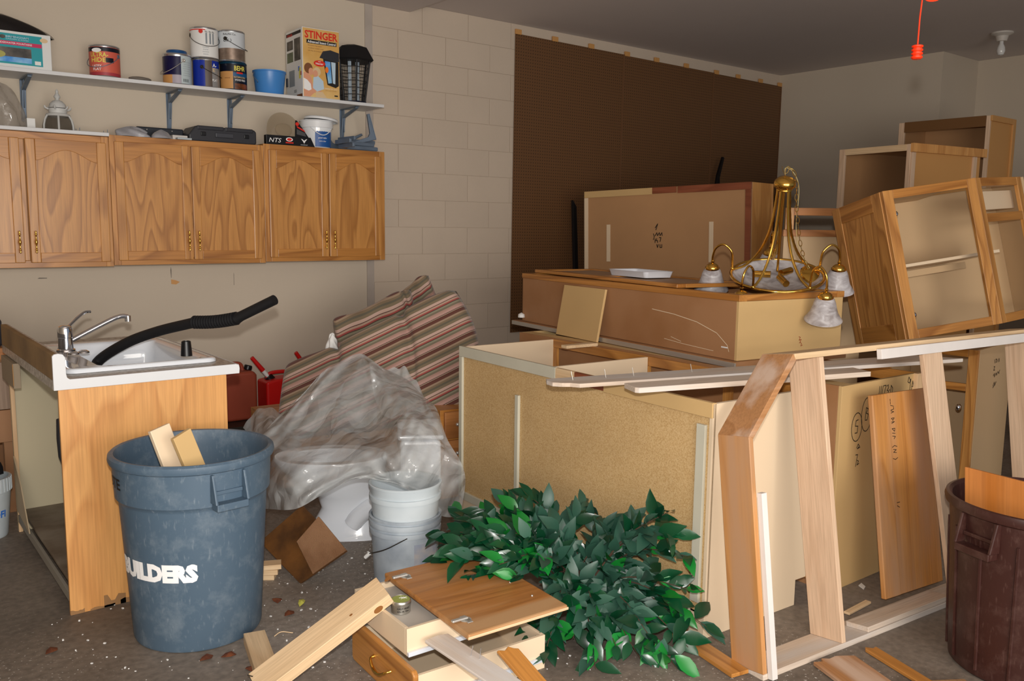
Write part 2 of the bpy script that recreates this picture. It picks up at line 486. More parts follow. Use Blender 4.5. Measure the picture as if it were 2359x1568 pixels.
M['floor'] = floor_mat()
M['peg'] = peg_mat()
M['stripe'] = stripe_mat()
M['sheet'] = sheet_mat()
M['clear'] = clear_mat('clear_wrapping', '#b5aea6', 0.38, 0.1, 0.5)
M['clear2'] = clear_mat('clear_blister_plastic', '#a89880', 0.45, 0.15)
M['greybag'] = mat('grey_plastic_bag', '#a5a5ab', 0.3, var=0.15, vscale=20)
M['lampglass'] = clear_mat('lantern_glass', '#5a544c', 0.5, 0.05)
M['glass'] = swirl_glass()
M['leafdark'] = leaf_mat('leaf_dark_green', '#07331f', '#0d4a2a', 0.28)
M['leafblue'] = leaf_mat('leaf_grey_green', '#23483a', '#38604f', 0.45)
M['leafbright'] = leaf_mat('leaf_bright_green', '#0c6420', '#178033', 0.35)

# ---------------------------------------------------------------- mesh helpers
class MB:
    def __init__(self):
        self.v, self.f, self.mi = [], [], []
        self.cur = 0
    def _add(self, vs, fs):
        n = len(self.v)
        self.v += [Vector(p) for p in vs]
        self.f += [tuple(i + n for i in f) for f in fs]
        self.mi += [self.cur] * len(fs)
        return self
    def box(self, lo, hi, X=None):
        (a, b, c), (d, e, f) = lo, hi
        vs = [(a, b, c), (d, b, c), (d, e, c), (a, e, c), (a, b, f), (d, b, f), (d, e, f), (a, e, f)]
        if X is not None:
            vs = [X @ Vector(p) for p in vs]
        return self._add(vs, [(0, 3, 2, 1), (4, 5, 6, 7), (0, 1, 5, 4), (1, 2, 6, 5), (2, 3, 7, 6), (3, 0, 4, 7)])
    def prism(self, poly, lo, hi, axis=1, X=None):
        """poly of 2D points extruded along an axis (0: yz, 1: xz, 2: xy), counter-clockwise or not"""
        def P(p, h):
            return {0: (h, p[0], p[1]), 1: (p[0], h, p[1]), 2: (p[0], p[1], h)}[axis]
        n = len(poly)
        vs = [P(p, lo) for p in poly] + [P(p, hi) for p in poly]
        if X is not None:
            vs = [X @ Vector(p) for p in vs]
        fs = [tuple(range(n))[::-1], tuple(range(n, 2 * n))] + [(i, (i + 1) % n, n + (i + 1) % n, n + i) for i in range(n)]
        return self._add(vs, fs)
    def lathe(self, prof, seg=32, c=(0, 0, 0), caps=False, X=None, a0=0, a1=2 * PI):
        full = abs(a1 - a0 - 2 * PI) < 1e-6
        k = seg if full else seg + 1
        vs, fs = [], []
        for r, z in prof:
            for i in range(k):
                a = a0 + (a1 - a0) * i / seg
                vs.append((c[0] + r * math.cos(a), c[1] + r * math.sin(a), c[2] + z))
        for j in range(len(prof) - 1):
            for i in range(seg):
                p, q = i, (i + 1) % k
                fs.append((j * k + p, j * k + q, (j + 1) * k + q, (j + 1) * k + p))
        if caps:
            fs.append(tuple(range(k))[::-1])
            fs.append(tuple((len(prof) - 1) * k + i for i in range(k)))
        if X is not None:
            vs = [X @ Vector(p) for p in vs]
        return self._add(vs, fs)
    def tube(self, path, r, seg=8, closed=False, caps=True):
        path = [Vector(p) for p in path]
        n = len(path)
        rr = r if isinstance(r, (list, tuple)) else [r] * n
        vs, fs = [], []
        up = None
        for i, p in enumerate(path):
            if closed:
                t = path[(i + 1) % n] - path[i - 1]
            else:
                t = path[min(i + 1, n - 1)] - path[max(i - 1, 0)]
            t.normalize()
            if up is None:
                up = Vector((0, 0, 1)) if abs(t.z) < 0.9 else Vector((1, 0, 0))
            s = t.cross(up)
            if s.length < 1e-6:
                s = t.cross(Vector((0.3, 1, 0.2)))
            s.normalize()
            up = s.cross(t).normalized()
            for j in range(seg):
                a = 2 * PI * j / seg
                vs.append(p + (s * math.cos(a) + up * math.sin(a)) * rr[i])
        m = n if closed else n - 1
        for i in range(m):
            for j in range(seg):
                a, b = i * seg, ((i + 1) % n) * seg
                fs.append((a + j, a + (j + 1) % seg, b + (j + 1) % seg, b + j))
        if caps and not closed:
            fs.append(tuple(range(seg))[::-1])
            fs.append(tuple((n - 1) * seg + j for j in range(seg)))
        return self._add(vs, fs)
    def ball(self, c, r, seg=12, rings=8, s=(1, 1, 1)):
        prof = [(max(1e-4, math.sin(PI * i / rings)), -math.cos(PI * i / rings)) for i in range(rings + 1)]
        X = Matrix.Translation(Vector(c)) @ Matrix.Diagonal((r * s[0], r * s[1], r * s[2], 1))
        return self.lathe(prof, seg, X=X)
    def quad(self, pts):
        return self._add(pts, [tuple(range(len(pts)))])
    def grid(self, fn, nu, nv):
        vs = [fn(i / nu, j / nv) for j in range(nv + 1) for i in range(nu + 1)]
        fs = [(j * (nu + 1) + i, j * (nu + 1) + i + 1, (j + 1) * (nu + 1) + i + 1, (j + 1) * (nu + 1) + i) for j in range(nv) for i in range(nu)]
        return self._add(vs, fs)
    def build(self, name, m, parent=None, smooth=False, bevel=0.0, sub=0, solid=0.0, loc=None, rot=None, seg=2):
        me = bpy.data.meshes.new(name)
        me.from_pydata([tuple(p) for p in self.v], [], self.f)
        bm = bmesh.new(); bm.from_mesh(me)
        if not solid:
            bmesh.ops.recalc_face_normals(bm, faces=bm.faces)
        bm.to_mesh(me); bm.free()
        ms = m if isinstance(m, (list, tuple)) else [m]
        for k in ms:
            me.materials.append(M[k] if isinstance(k, str) else k)
        if len(ms) > 1 and len(me.polygons) == len(self.mi):
            me.polygons.foreach_set('material_index', self.mi)
        if smooth:
            me.polygons.foreach_set('use_smooth', [True] * len(me.polygons))
            if smooth != 'all':
                try:
                    me.set_sharp_from_angle(angle=math.radians(smooth if smooth is not True else 40))
                except Exception:
                    pass
        o = bpy.data.objects.new(name, me)
        COL.objects.link(o)
        if parent is not None:
            o.parent = parent
        if loc is not None:
            o.location = loc
        if rot is not None:
            o.rotation_euler = rot
        if solid:
            k = o.modifiers.new('solid', 'SOLIDIFY'); k.thickness = solid; k.offset = 0
        if bevel:
            k = o.modifiers.new('bevel', 'BEVEL'); k.width = bevel; k.segments = seg; k.limit_method = 'ANGLE'; k.angle_limit = math.radians(40)
        if sub:
            k = o.modifiers.new('sub', 'SUBSURF'); k.levels = sub; k.render_levels = sub
        return o

def B(lo, hi, name, m, parent=None, bevel=0.0015, **kw):
    return MB().box(lo, hi).build(name, m, parent, bevel=bevel, **kw)

def tag(o, label, cat, group=None):
    o['label'] = label
    o['category'] = cat
    o['kind'] = 'thing'
    if group:
        o['group'] = group
    return o

def thing(name, label, cat, loc=(0, 0, 0), rot=(0, 0, 0), group=None):
    o = bpy.data.objects.new(name, None)
    o.empty_display_size = 0.05
    COL.objects.link(o)
    o.location = loc
    o.rotation_euler = rot
    return tag(o, label, cat, group)

def struct(o):
    o['kind'] = 'structure'
    return o

def copy_tree(o, parent=None):
    c = o.copy()
    COL.objects.link(c)
    c.parent = parent
    for ch in list(o.children):
        copy_tree(ch, c)
    return c

def frame_of(a, b, up):
    """matrix with x from a to b, z as near as possible to up"""
    a, b, up = Vector(a), Vector(b), Vector(up)
    x = (b - a).normalized()
    y = up.cross(x).normalized()
    z = x.cross(y)
    return Matrix(((x.x, y.x, z.x, a.x), (x.y, y.y, z.y, a.y), (x.z, y.z, z.z, a.z), (0, 0, 0, 1)))

def board(name, label, cat, a, b, w, t, up, m, group=None, parent=None, ends=None, bevel=0.002):
    """plank from a to b: width w across, thickness t towards up; ends = outline in (x,y) if broken"""
    X = frame_of(a, b, up)
    L = (Vector(b) - Vector(a)).length
    mb = MB()
    if ends:
        mb.prism([(p * L, q * w) for p, q in ends], 0, t, 2)
    else:
        mb.box((0, -w / 2, 0), (L, w / 2, t))
    o = mb.build(name, m, parent, bevel=bevel)
    o.matrix_world = X
    if label:
        tag(o, label, cat, group)
    return o

_fonts = {}
def text(s, w, h, m, parent, loc, rot=(0, 0, 0), bold=0.0, wrap=None, name='lettering', shear=0.0, t=0.0):
    """flat lettering fitted into w x h (x right, y up in its own plane); wrap = (radius, angle) rolls it round a vertical cylinder"""
    cu = bpy.data.curves.new(name, 'FONT')
    cu.body = s
    cu.offset = bold
    cu.shear = shear
    cu.resolution_u = 2
    tmp = bpy.data.objects.new(name, cu)
    COL.objects.link(tmp)
    bpy.context.view_layer.update()
    dg = bpy.context.evaluated_depsgraph_get()
    me = bpy.data.meshes.new_from_object(tmp.evaluated_get(dg))
    bpy.data.objects.remove(tmp)
    bpy.data.curves.remove(cu)
    me.name = name
    xs = [v.co.x for v in me.vertices]; ys = [v.co.y for v in me.vertices]
    if not xs:
        return None
    x0, x1, y0, y1 = min(xs), max(xs), min(ys), max(ys)
    if wrap:
        bm = bmesh.new(); bm.from_mesh(me)
        for k in range(1, 12):
            bmesh.ops.bisect_plane(bm, geom=bm.verts[:] + bm.edges[:] + bm.faces[:], plane_co=(x0 + (x1 - x0) * k / 12, 0, 0), plane_no=(1, 0, 0))
        bm.to_mesh(me); bm.free()
    for v in me.vertices:
        x = (v.co.x - x0) / max(1e-6, x1 - x0) * w - w / 2
        y = (v.co.y - y0) / max(1e-6, y1 - y0) * h - h / 2
        if wrap:
            R, a, taper = wrap
            rr = R + taper * y
            v.co = ((rr) * math.cos(a + x / R), (rr) * math.sin(a + x / R), y)
        else:
            v.co = (x, y, 0)
    me.materials.clear()
    me.materials.append(M[m])
    o = bpy.data.objects.new(name, me)
    COL.objects.link(o)
    o.parent = parent
    o.location = loc
    o.rotation_euler = rot
    return o

def scrawl(strokes, sc, m, parent, loc, rot=(0, 0, 0), r=0.0016, name='handwriting'):
    """felt-pen strokes as thin flat lines in the xy plane of the mark"""
    mb = MB()
    for st in strokes:
        pts = [Vector((p[0] * sc, p[1] * sc, 0)) for p in st]
        for a, b in zip(pts, pts[1:]):
            d = (b - a)
            if d.length < 1e-6:
                continue
            n = Vector((-d.y, d.x, 0)).normalized() * r
            e = d.normalized() * r * 0.7
            mb.quad([a - e - n, b + e - n, b + e + n, a - e + n])
    return mb.build(name, m, parent, loc=loc, rot=rot)

def spline(pts, n):
    """Catmull-Rom through points"""
    P = [Vector(p) for p in pts]
    P = [P[0] * 2 - P[1]] + P + [P[-1] * 2 - P[-2]]
    out = []
    m = len(P) - 3
    for k in range(n + 1):
        t = k / n * m
        i = min(int(t), m - 1)
        u = t - i
        a, b, c, d = P[i:i + 4]
        out.append(0.5 * ((2 * b) + (c - a) * u + (2 * a - 5 * b + 4 * c - d) * u * u + (3 * b - 3 * c + d - a) * u ** 3))
    return out

FACE_Y = (PI / 2, 0, 0)          # lettering on a face that looks towards -y
FACE_X = (PI / 2, 0, -PI / 2)    # lettering on a face that looks towards -x

# ================================================================ the room
fl_o = struct(MB().box((-2.2, -3.2, -0.1), (9.2, 6.0, 0.0)).build('floor', 'floor'))
wl = struct(MB().box((-2.2, 5.8, 0), (3.18, 5.95, 3.2)).build('wall_left', 'wall'))
wb = struct(MB().box((3.22, 5.806, 0), (8.5, 5.95, 3.2)).build('wall_left_block', 'block'))
struct(MB().box((3.17, 5.792, 0), (3.23, 5.93, 3.14)).build('trim_1', 'strip'))
struct(MB().box((8.2, 4.09, 0), (8.45, 5.9, 3.2)).build('wall_back', 'wall'))
struct(MB().box((8.9, -3.2, 0), (9.1, 4.2, 3.2)).build('wall_back_recess', 'wall'))
struct(MB().box((8.2, 4.06, 0), (9.0, 4.09, 3.2)).build('wall_back_return', 'wall'))
struct(MB().box((-2.4, -3.2, 0), (-2.2, 5.95, 3.2)).build('wall_front', 'wall'))
struct(MB().box((3.55, -3.2, 3.14), (9.1, 5.95, 3.24)).build('ceiling', 'ceiling'))
struct(MB().box((-2.4, -3.2, 3.075), (3.55, 5.95, 3.24)).build('ceiling_soffit', 'ceiling'))
# concrete blocks, running bond, each one a piece of the wall
bm_blk = None
CH, CW = 0.2075, 0.427
row = 0
z = 0.03
while z < 3.13:
    off = 0.0 if row % 2 == 0 else CW / 2
    x = 3.235 - off
    k = 0
    while x < 4.9:
        a, b2 = max(x, 3.232), min(x + CW, 5.0)
        if b2 - a > 0.05 and z > 0.2:
            zt = min(z + CH, 3.139)
            key = (round(b2 - a, 3), round(zt - z, 3))
            g = 0.0014
            o = MB().box((g, 5.8, g), (b2 - a - g, 5.82, zt - z - g)).build('block', 'block', wb, bevel=0.002, seg=2)
            o.location = (a, random.uniform(-0.0006, 0.0006), z)
        x += CW
    z += CH
    row += 1
# marks torn in the drywall
for k, pts in enumerate([
        [(0, 0), (0.03, -0.004), (0.055, 0.012), (0.028, 0.024), (0.0, 0.03)],
        [(0, 0), (0.002, 0), (0.004, 0.05), (0.0015, 0.07), (-0.002, 0.05)],
        [(0, 0), (0.002, 0), (0.003, 0.07), (0.001, 0.085)],
        [(0, 0), (0.05, 0.0), (0.052, 0.004), (0.01, 0.006)]]):
    bx, bz = [(1.742, 1.10), (1.742, 1.14), (2.155, 1.08), (0.97, 1.155)][k]
    MB().prism([(bx + p, bz + q) for p, q in pts], 5.7985, 5.8005, 1).build('drywall_tear', 'tan' if k == 0 else 'stone', wl)
# pegboard sheets with their timber hanging blocks
PEGX = [4.53, 5.795, 7.06, 8.19]
pegtop = lambda x: 3.062 - (x - 4.53) * 0.012
for k in range(3):
    a, b2 = PEGX[k] + 0.002, PEGX[k + 1] - 0.002
    lab = ['brown pegboard sheet on the wall, nearest to the painted blocks', 'middle brown pegboard sheet between two narrow seams', 'brown pegboard sheet reaching the far corner of the room'][k]
    t = thing('pegboard', lab, 'pegboard', (a, 5.79, 0.6), (0, 0.007, 0), 'pegboard sheets on the wall')
    MB().box((0, -0.004, 0), (b2 - a, 0.0, pegtop(a) - 0.6)).build('sheet', 'peg', t, bevel=0.001)
    B((b2 - a - 0.012, -0.008, 0.0), (b2 - a, -0.004, pegtop(a) - 0.6), 'edge_strip', mat('dark_edge_strip', '#6f4c31', 0.5), t, 0.001)
    for j in range(3 if k < 2 else 4):
        f = (j + (0.02 if k == 0 else 0.0)) / 3 * (b2 - a)
        f = min(max(f, 0.03), b2 - a - 0.04)
        bl = MB().box((f - 0.03, -0.012, pegtop(a) - 0.6 - 0.005), (f + 0.03, 0.006, pegtop(a) - 0.6 + 0.035)).build('hanging_block', 'tan', t, bevel=0.002)
# porcelain lamp holder with a bare bulb, on the far ceiling
t = thing('ceiling_lamp', 'bare bulb in a round porcelain holder on the ceiling', 'lamp', (7.79, 3.38, 3.14))
MB().lathe([(0.001, 0), (0.085, 0), (0.085, -0.012), (0.05, -0.03), (0.04, -0.07), (0.001, -0.07)], 24).build('holder', mat('dusty_porcelain', '#c6c0b8', 0.5), t, smooth=True)
MB().lathe([(0.001, -0.185), (0.022, -0.178), (0.033, -0.15), (0.03, -0.12), (0.016, -0.09), (0.015, -0.07)], 20).build('bulb', mat('bulb_glass', '#d8d8d6', 0.1), t, smooth=True)
# orange pull cord with a ribbed grip, hanging from the door opener out of frame
p = Vector((2.630, 1.383, 2.036))
t = thing('pull_cord', 'bright orange cord hanging with a ribbed plastic grip at its end', 'cord', p)
prof = [(0.001, 0.020)]
for k in range(4):
    zz = 0.020 - k * 0.0105
    prof += [(0.012, zz), (0.0165, zz - 0.002), (0.0165, zz - 0.006), (0.012, zz - 0.0085)]
prof += [(0.014, -0.021), (0.001, -0.021)]
MB().lathe(prof, 20).build('grip', 'orange', t, smooth=True)
MB().tube([(0, 0, 0.01), (0.002, 0, 0.1), (0.008, -0.002, 0.18), (0.012, 0, 0.3), (0.01, 0, 0.6), (0, 0, 1.04)], 0.0022, 6).build('cord', 'orange', t, smooth=True)
MB().tube(spline([(0.008, 0, 0.165), (0.02, -0.012, 0.15), (0.04, -0.03, 0.152), (0.046, -0.03, 0.166), (0.03, -0.015, 0.172), (0.01, 0, 0.166)], 20), 0.0032, 6).build('knot_loop', 'orange', t, smooth=True)

# ================================================================ oak wall cabinets
def brass_pull(parent, loc, rot=(0, 0, 0)):
    """slender turned pull with a swelling in the middle"""
    mb = MB()
    prof = [(0.001, -0.062), (0.004, -0.060), (0.0055, -0.056), (0.003, -0.051), (0.0055, -0.046), (0.0062, -0.041), (0.0035, -0.036), (0.003, -0.020),
            (0.0065, -0.008), (0.0078, 0.0), (0.0065, 0.008), (0.003, 0.020), (0.0035, 0.036), (0.0062, 0.041), (0.0055, 0.046), (0.003, 0.051), (0.0055, 0.056), (0.004, 0.060), (0.001, 0.062)]
    mb.lathe(prof, 12, c=(0, -0.022, 0))
    for s in (-1, 1):
        mb.tube([(0, -0.022, s * 0.041), (0, -0.008, s * 0.043), (0, 0.0, s * 0.043)], 0.0036, 8)
    return mb.build('handle', 'brass', parent, smooth=60, loc=loc, rot=rot)

def arch(x0, x1, zs, zp, n=18):
    """cathedral arch from (x0,zs) up to zp in the middle"""
    out = []
    for i in range(n + 1):
        u = i / n
        k = 0.5 - 0.5 * math.cos(2 * PI * u)
        k = k ** 0.8
        out.append((x0 + (x1 - x0) * u, zs + (zp - zs) * k))
    return out

def cab_door(parent, x0, x1, z0, z1, handle_left, y=-0.02):
    t, st = 0.02, 0.05
    door = bpy.data.objects.new('door', None)
    door.empty_display_size = 0.02
    COL.objects.link(door)
    door.parent = parent
    for a, b2 in ((x0, x0 + st), (x1 - st, x1)):
        B((a, y, z0), (b2, y + t, z1), 'stile', 'oak_v', door, 0.004)
    a = arch(x0 + st, x1 - st, z1 - 0.118, z1 - 0.055)
    MB().prism(a + [(x1 - st, z1), (x0 + st, z1)], y + 0.001, y + t, 1).build('top_rail', 'oak_h', door, bevel=0.002)
    MB().box((x0 + st, y + 0.001, z0), (x1 - st, y + t, z0 + 0.055)).build('bottom_rail', 'oak_h', door, bevel=0.002)
    MB().prism([(x0 + st - 0.004, z0 + 0.05), (x1 - st + 0.004, z0 + 0.05)] + arch(x0 + st - 0.004, x1 - st + 0.004, z1 - 0.114, z1 - 0.051)[::-1], y + 0.007, y + t - 0.002, 1).build('panel', 'oak_v', door)
    hx = x0 + 0.026 if handle_left else x1 - 0.026
    brass_pull(door, (hx, y, z0 + 0.115))
    return door

CABS = [(0.41, 1.326, 1.236, 1.982, [(0.435, 0.863), (0.891, 1.306)], 'oak wall cabinet nearest the left edge, under the white shelf board'),
        (1.328, 2.258, 1.242, 1.996, [(1.353, 1.784), (1.793, 2.228)], 'middle oak wall cabinet, under the closed black tool case'),
        (2.260, 3.150, 1.249, 2.008, [(2.287, 2.702), (2.712, 3.112)], 'oak wall cabinet at the right end of the row, beside the painted blocks')]
for (x0, x1, z0, z1, doors, lab) in CABS:
    t = thing('wall_cabinet', lab, 'cabinet', (x0, 5.49, z0), group='oak wall cabinets')
    w, h = x1 - x0, z1 - z0
    body = MB().box((0, 0.02, 0), (w, 0.31, h)).build('body', 'oak_v', t, bevel=0.002)
    fo = t
    for a, b2, c, d in ((0, 0.04, 0, h), (w - 0.04, w, 0, h), (w / 2 - 0.02, w / 2 + 0.02, 0.0405, h - 0.0405)):
        B((a, 0, c), (b2, 0.0199, d), 'stile', 'oak_v', t)
    B((0.04, 0.0005, 0), (w - 0.04, 0.0199, 0.04), 'bottom_rail', 'oak_h', fo)
    B((0.04, 0.0005, h - 0.04), (w - 0.04, 0.0199, h), 'top_rail', 'oak_h', fo)
    for j, (a, b2) in enumerate(doors):
        cab_door(t, a - x0, b2 - x0, 0.028, h - 0.036, j == 1)

# ================================================================ shelves
SH = thing('wall_shelf', 'long white shelf board on steel brackets above the wall cabinets', 'shelf', (0.2, 5.5, 2.2965), (0, -0.0064, 0))
B((0, 0, 0), (2.957, 0.298, 0.021), 'board', 'shelf', SH, 0.002)
shz = lambda x: 2.3175 + (x - 0.2) * 0.0064 + 0.0008
for k, x in enumerate((0.95, 1.766, 2.157, 2.975)):
    t = MB()
    t.box((-0.014, -0.004, -0.235), (0.014, 0.0, 0)); t.box((-0.014, -0.255, -0.004), (0.014, 0, 0))
    t.prism([(0.0, -0.22), (-0.035, -0.045), (-0.24, -0.004), (-0.24, -0.012), (-0.045, -0.062), (-0.012, -0.225)], -0.011, 0.011, 0)
    t.box((-0.0025, -0.05, -0.16), (0.0025, -0.004, -0.004))
    o = t.build('shelf_bracket', 'steel', None, bevel=0.002)
    o.location = (x, 5.799, shz(x) - 0.0235)
    tag(o, ['blue-grey steel bracket under the shelf, near the white lantern', 'blue-grey steel bracket under the shelf, below the dark blue paint can', 'blue-grey steel bracket under the shelf, above the closed black tool case', 'blue-grey steel bracket under the shelf, nearest its right end'][k], 'bracket', 'shelf brackets')
LS = tag(B((0.3, 5.46, 1.9835), (1.325, 5.77, 2.004), 'shelf_board', 'shelf', None, 0.003), 'loose white shelf board lying on top of the left wall cabinet', 'shelf')

# ================================================================ paint cans and boxes on the shelf
def can_body(t, r, h, m='canmetal', lid='canmetal'):
    MB().lathe([(0.001, 0.001), (r - 0.004, 0.001), (r, 0.0), (r + 0.002, 0.004), (r, 0.008), (r, h - 0.012), (r + 0.0025, h - 0.006), (r + 0.001, h), (r - 0.006, h), (r - 0.008, h - 0.008), (0.001, h - 0.008)], 40).build('body', m, t, smooth=30)
    MB().lathe([(r - 0.008, h - 0.005), (r - 0.014, h - 0.002), (r - 0.022, h - 0.006), (0.001, h - 0.006)], 32).build('lid', lid, t, smooth=30)

def band(t, r, z0, z1, m, a0=0, a1=2 * PI, name='label', dr=0.0006, seg=40):
    return MB().lathe([(r + dr, z0), (r + dr, z1)], seg, a0=a0, a1=a1).build(name, m, t, smooth=True)

def bail(t, r, h, ang, drop, m='dirty', lift=0.75):
    """wire handle hanging to one side, with ears; ang is the direction it droops"""
    b = MB()
    e0, e1 = ang - PI / 2, ang + PI / 2
    pts = []
    for i in range(17):
        u = i / 16
        a = e0 + (e1 - e0) * u
        rr = r + 0.004 + 0.012 * math.sin(PI * u)
        pts.append((rr * math.cos(a), rr * math.sin(a), h * lift - drop * math.sin(PI * u)))
    b.tube(pts, 0.0018, 6)
    hd = b.build('handle', m, t, smooth=True)
    for a in (e0, e1):
        X = Matrix.Rotation(a, 4, 'Z') @ Matrix.Translation((r, 0, h * lift)) @ Matrix.Rotation(PI / 2, 4, 'Y')
        MB().lathe([(0.012, 0), (0.0115, 0.003), (0.006, 0.004), (0.004, 0.0025), (0.001, 0.0025)], 16, X=X).build('ear', m, t, smooth=True)

CA = math.atan2(-5.62, -1.9)     # direction from the shelf towards the camera
def cdir(x, y=5.62):
    return math.atan2(-y, -x)

# orange interior paint can with yellow lettering
x = 1.36
t = thing('paint_can', 'salmon-orange paint can with yellow lettering standing alone on the shelf', 'paint can', (x, 5.63, shz(x)), group='paint cans on the shelf')
R = 0.083
can_body(t, R, 0.184)
c = cdir(x)
band(t, R, 0.012, 0.172, 'salmon')
band(t, R, 0.147, 0.17, 'navy', dr=0.0009)
band(t, R, 0.085, 0.112, 'navy', c + 0.05, c + 0.6, dr=0.001, seg=12)
band(t, R, 0.012, 0.03, mat('crimson_base_print', '#a83a44', 0.45), c - 1.3, c + 1.3, dr=0.001, seg=20)
text('ULTRA-', 0.105, 0.026, 'inkyellow', t, (0, 0, 0.128), wrap=(R + 0.002, c - 0.38, 0), bold=0.02)
text('HIDE', 0.085, 0.026, 'inkyellow', t, (0, 0, 0.098), wrap=(R + 0.002, c - 0.42, 0), bold=0.02)
text('LATEX', 0.055, 0.014, 'inkwhite', t, (0, 0, 0.064), wrap=(R + 0.002, c - 0.52, 0), bold=0.02)
text('FLAT', 0.05, 0.014, 'inkwhite', t, (0, 0, 0.046), wrap=(R + 0.002, c - 0.52, 0), bold=0.02)
e = MB()
e.prism([(0.028 * math.cos(a), 0.012 * math.sin(a)) for a in [2 * PI * i / 20 for i in range(20)]], 0, 0.0012, 2)
X = Matrix.Rotation(c - 0.5, 4, 'Z') @ Matrix.Translation((R + 0.001, 0, 0.152)) @ Matrix.Rotation(PI / 2, 4, 'Z') @ Matrix.Rotation(PI / 2, 4, 'X')
o = e.build('emblem', 'inkwhite', t); o.matrix_local = X
bail(t, R, 0.184, c - 0.5, 0.075, 'steel', 0.7)

# dark blue can with a white instruction label
x = 1.776
t = thing('paint_can', 'dark blue paint can with a white instruction label and a blue raised lid', 'paint can', (x, 5.63, shz(x)), group='paint cans on the shelf')
c = cdir(x)
can_body(t, R, 0.188, 'canmetal')
MB().lathe([(0.001, 0.212), (0.056, 0.212), (0.06, 0.208), (0.06, 0.196), (0.064, 0.188), (0.066, 0.182)], 32).build('blue_lid', mat('blue_lid', '#1d4f86', 0.3, 0.2), t, smooth=40)
band(t, R, 0.06, 0.17, mat('deep_indigo_print', '#0e0d3e', 0.3), c - 1.5, c + 0.28, seg=20)
band(t, R, 0.01, 0.06, 'tan', c - 1.5, c - 0.35, seg=16)
band(t, R, 0.01, 0.06, mat('lilac_print', '#a8a0ac', 0.35), c - 0.35, c + 0.28, seg=10)
band(t, R, 0.01, 0.176, mat('pale_blue_paper', '#b9c6c9', 0.5), c + 0.28, c + 1.5, seg=16)
text('11111', 0.034, 0.018, 'ink', t, (0, 0, 0.03), wrap=(R + 0.002, c + 0.62, 0), name='bar_code', bold=0.05)
for k in range(7):
    text('nnmm nmnmn', 0.06 - 0.006 * (k % 3), 0.004, 'labelgrey', t, (0, 0, 0.06 + k * 0.013), wrap=(R + 0.0015, c + 0.75, 0), name='fine_print')
bail(t, R, 0.188, c - 1.1, 0.08, 'zinc', 0.78)

# square-ish blue and grey can under the white one
x = 1.952
t = thing('paint_can', 'royal blue and grey paint can carrying a white can', 'paint can', (x, 5.63, shz(x)), group='paint cans on the shelf')
R2 = 0.079
c = cdir(x)
can_body(t, R2, 0.178, 'canmetal')
band(t, R2, 0.01, 0.168, 'royal', c - 1.2, c - 0.05, seg=16)
band(t, R2, 0.01, 0.168, mat('taupe_print', '#5c5048', 0.35), c - 0.05, c + 0.5, seg=10)
band(t, R2, 0.01, 0.168, mat('silver_print', '#8e8d8d', 0.35), c + 0.5, c + 1.5, seg=12)
band(t, R2, 0.125, 0.168, 'royal', c + 0.5, c + 1.5, seg=12, dr=0.001)
text('A-', 0.03, 0.022, 'inkwhite', t, (0, 0, 0.14), wrap=(R2 + 0.002, c + 0.72, 0), bold=0.02)
text('E', 0.018, 0.022, 'hairblond', t, (0, 0, 0.112), wrap=(R2 + 0.002, c + 0.66, 0), bold=0.02)
text('FLAT', 0.04, 0.014, 'inkwhite', t, (0, 0, 0.05), wrap=(R2 + 0.002, c + 0.74, 0), bold=0.02)
bail(t, R2, 0.178, c + 1.3, 0.05, 'dirty', 0.7)
# white can on it
zz = shz(x) + 0.179
t = thing('paint_can', 'white paint can with a thin red band, stacked on the blue and grey can', 'paint can', (x - 0.004, 5.63, zz), group='paint cans on the shelf')
can_body(t, R, 0.186, 'canmetal')
band(t, R, 0.008, 0.178, 'paper')
band(t, R, 0.166, 0.172, 'printred', c - 1.5, c + 0.1, dr=0.001, seg=20)
MB().prism([(0.013 * math.cos(a), 0.013 * math.sin(a)) for a in [2 * PI * i / 16 for i in range(16)]], 0, 0.0012, 2).build('red_seal', 'printred', t).matrix_local = Matrix.Rotation(c - 0.22, 4, 'Z') @ Matrix.Translation((R + 0.001, 0, 0.158)) @ Matrix.Rotation(PI / 2, 4, 'Z') @ Matrix.Rotation(PI / 2, 4, 'X')
for k, aa in enumerate((0.1, 0.38, 0.62)):
    band(t, R, 0.085, 0.15, 'labelgrey', c + aa, c + aa + 0.13, dr=0.001, seg=4, name='print_column')
    text('Wn', 0.016, 0.012, 'ink', t, (0, 0, 0.157), wrap=(R + 0.002, c + aa + 0.05, 0), bold=0.01)
for k in range(4):
    text('mnmn', 0.03 + 0.006 * (k % 2), 0.007, 'labelgrey', t, (0, 0, 0.022 + k * 0.014), wrap=(R + 0.0015, c + 0.1, 0), name='fine_print')
bail(t, R, 0.186, c + 0.25, 0.072, 'dirty', 0.76)

# dark can with cream lettering
x = 2.128
t = thing('paint_can', 'navy and tan wood finish can with cream lettering', 'paint can', (x, 5.63, shz(x)), group='paint cans on the shelf')
c = cdir(x)
can_body(t, R, 0.178, mat('deep_teal_metal', '#0d3a52', 0.3, 0.3))
band(t, R, 0.01, 0.165, 'navy')
band(t, R, 0.012, 0.118, 'tan', c - 1.2, c - 0.02, dr=0.001, seg=16)
band(t, R, 0.088, 0.112, mat('mid_blue_print', '#12507e', 0.4), c - 0.02, c + 1.3, dr=0.001, seg=16)
band(t, R, 0.105, 0.115, 'printred', c + 0.25, c + 0.75, dr=0.0014, seg=8)
band(t, R, 0.01, 0.045, mat('amber_photo_print', '#8a4a24', 0.4, c2='#3c2414', vscale=30), c + 0.1, c + 1.3, dr=0.001, seg=12)
text('BEHR', 0.075, 0.03, 'inkyellow', t, (0, 0, 0.138), wrap=(R + 0.002, c + 0.52, 0), bold=0.02)
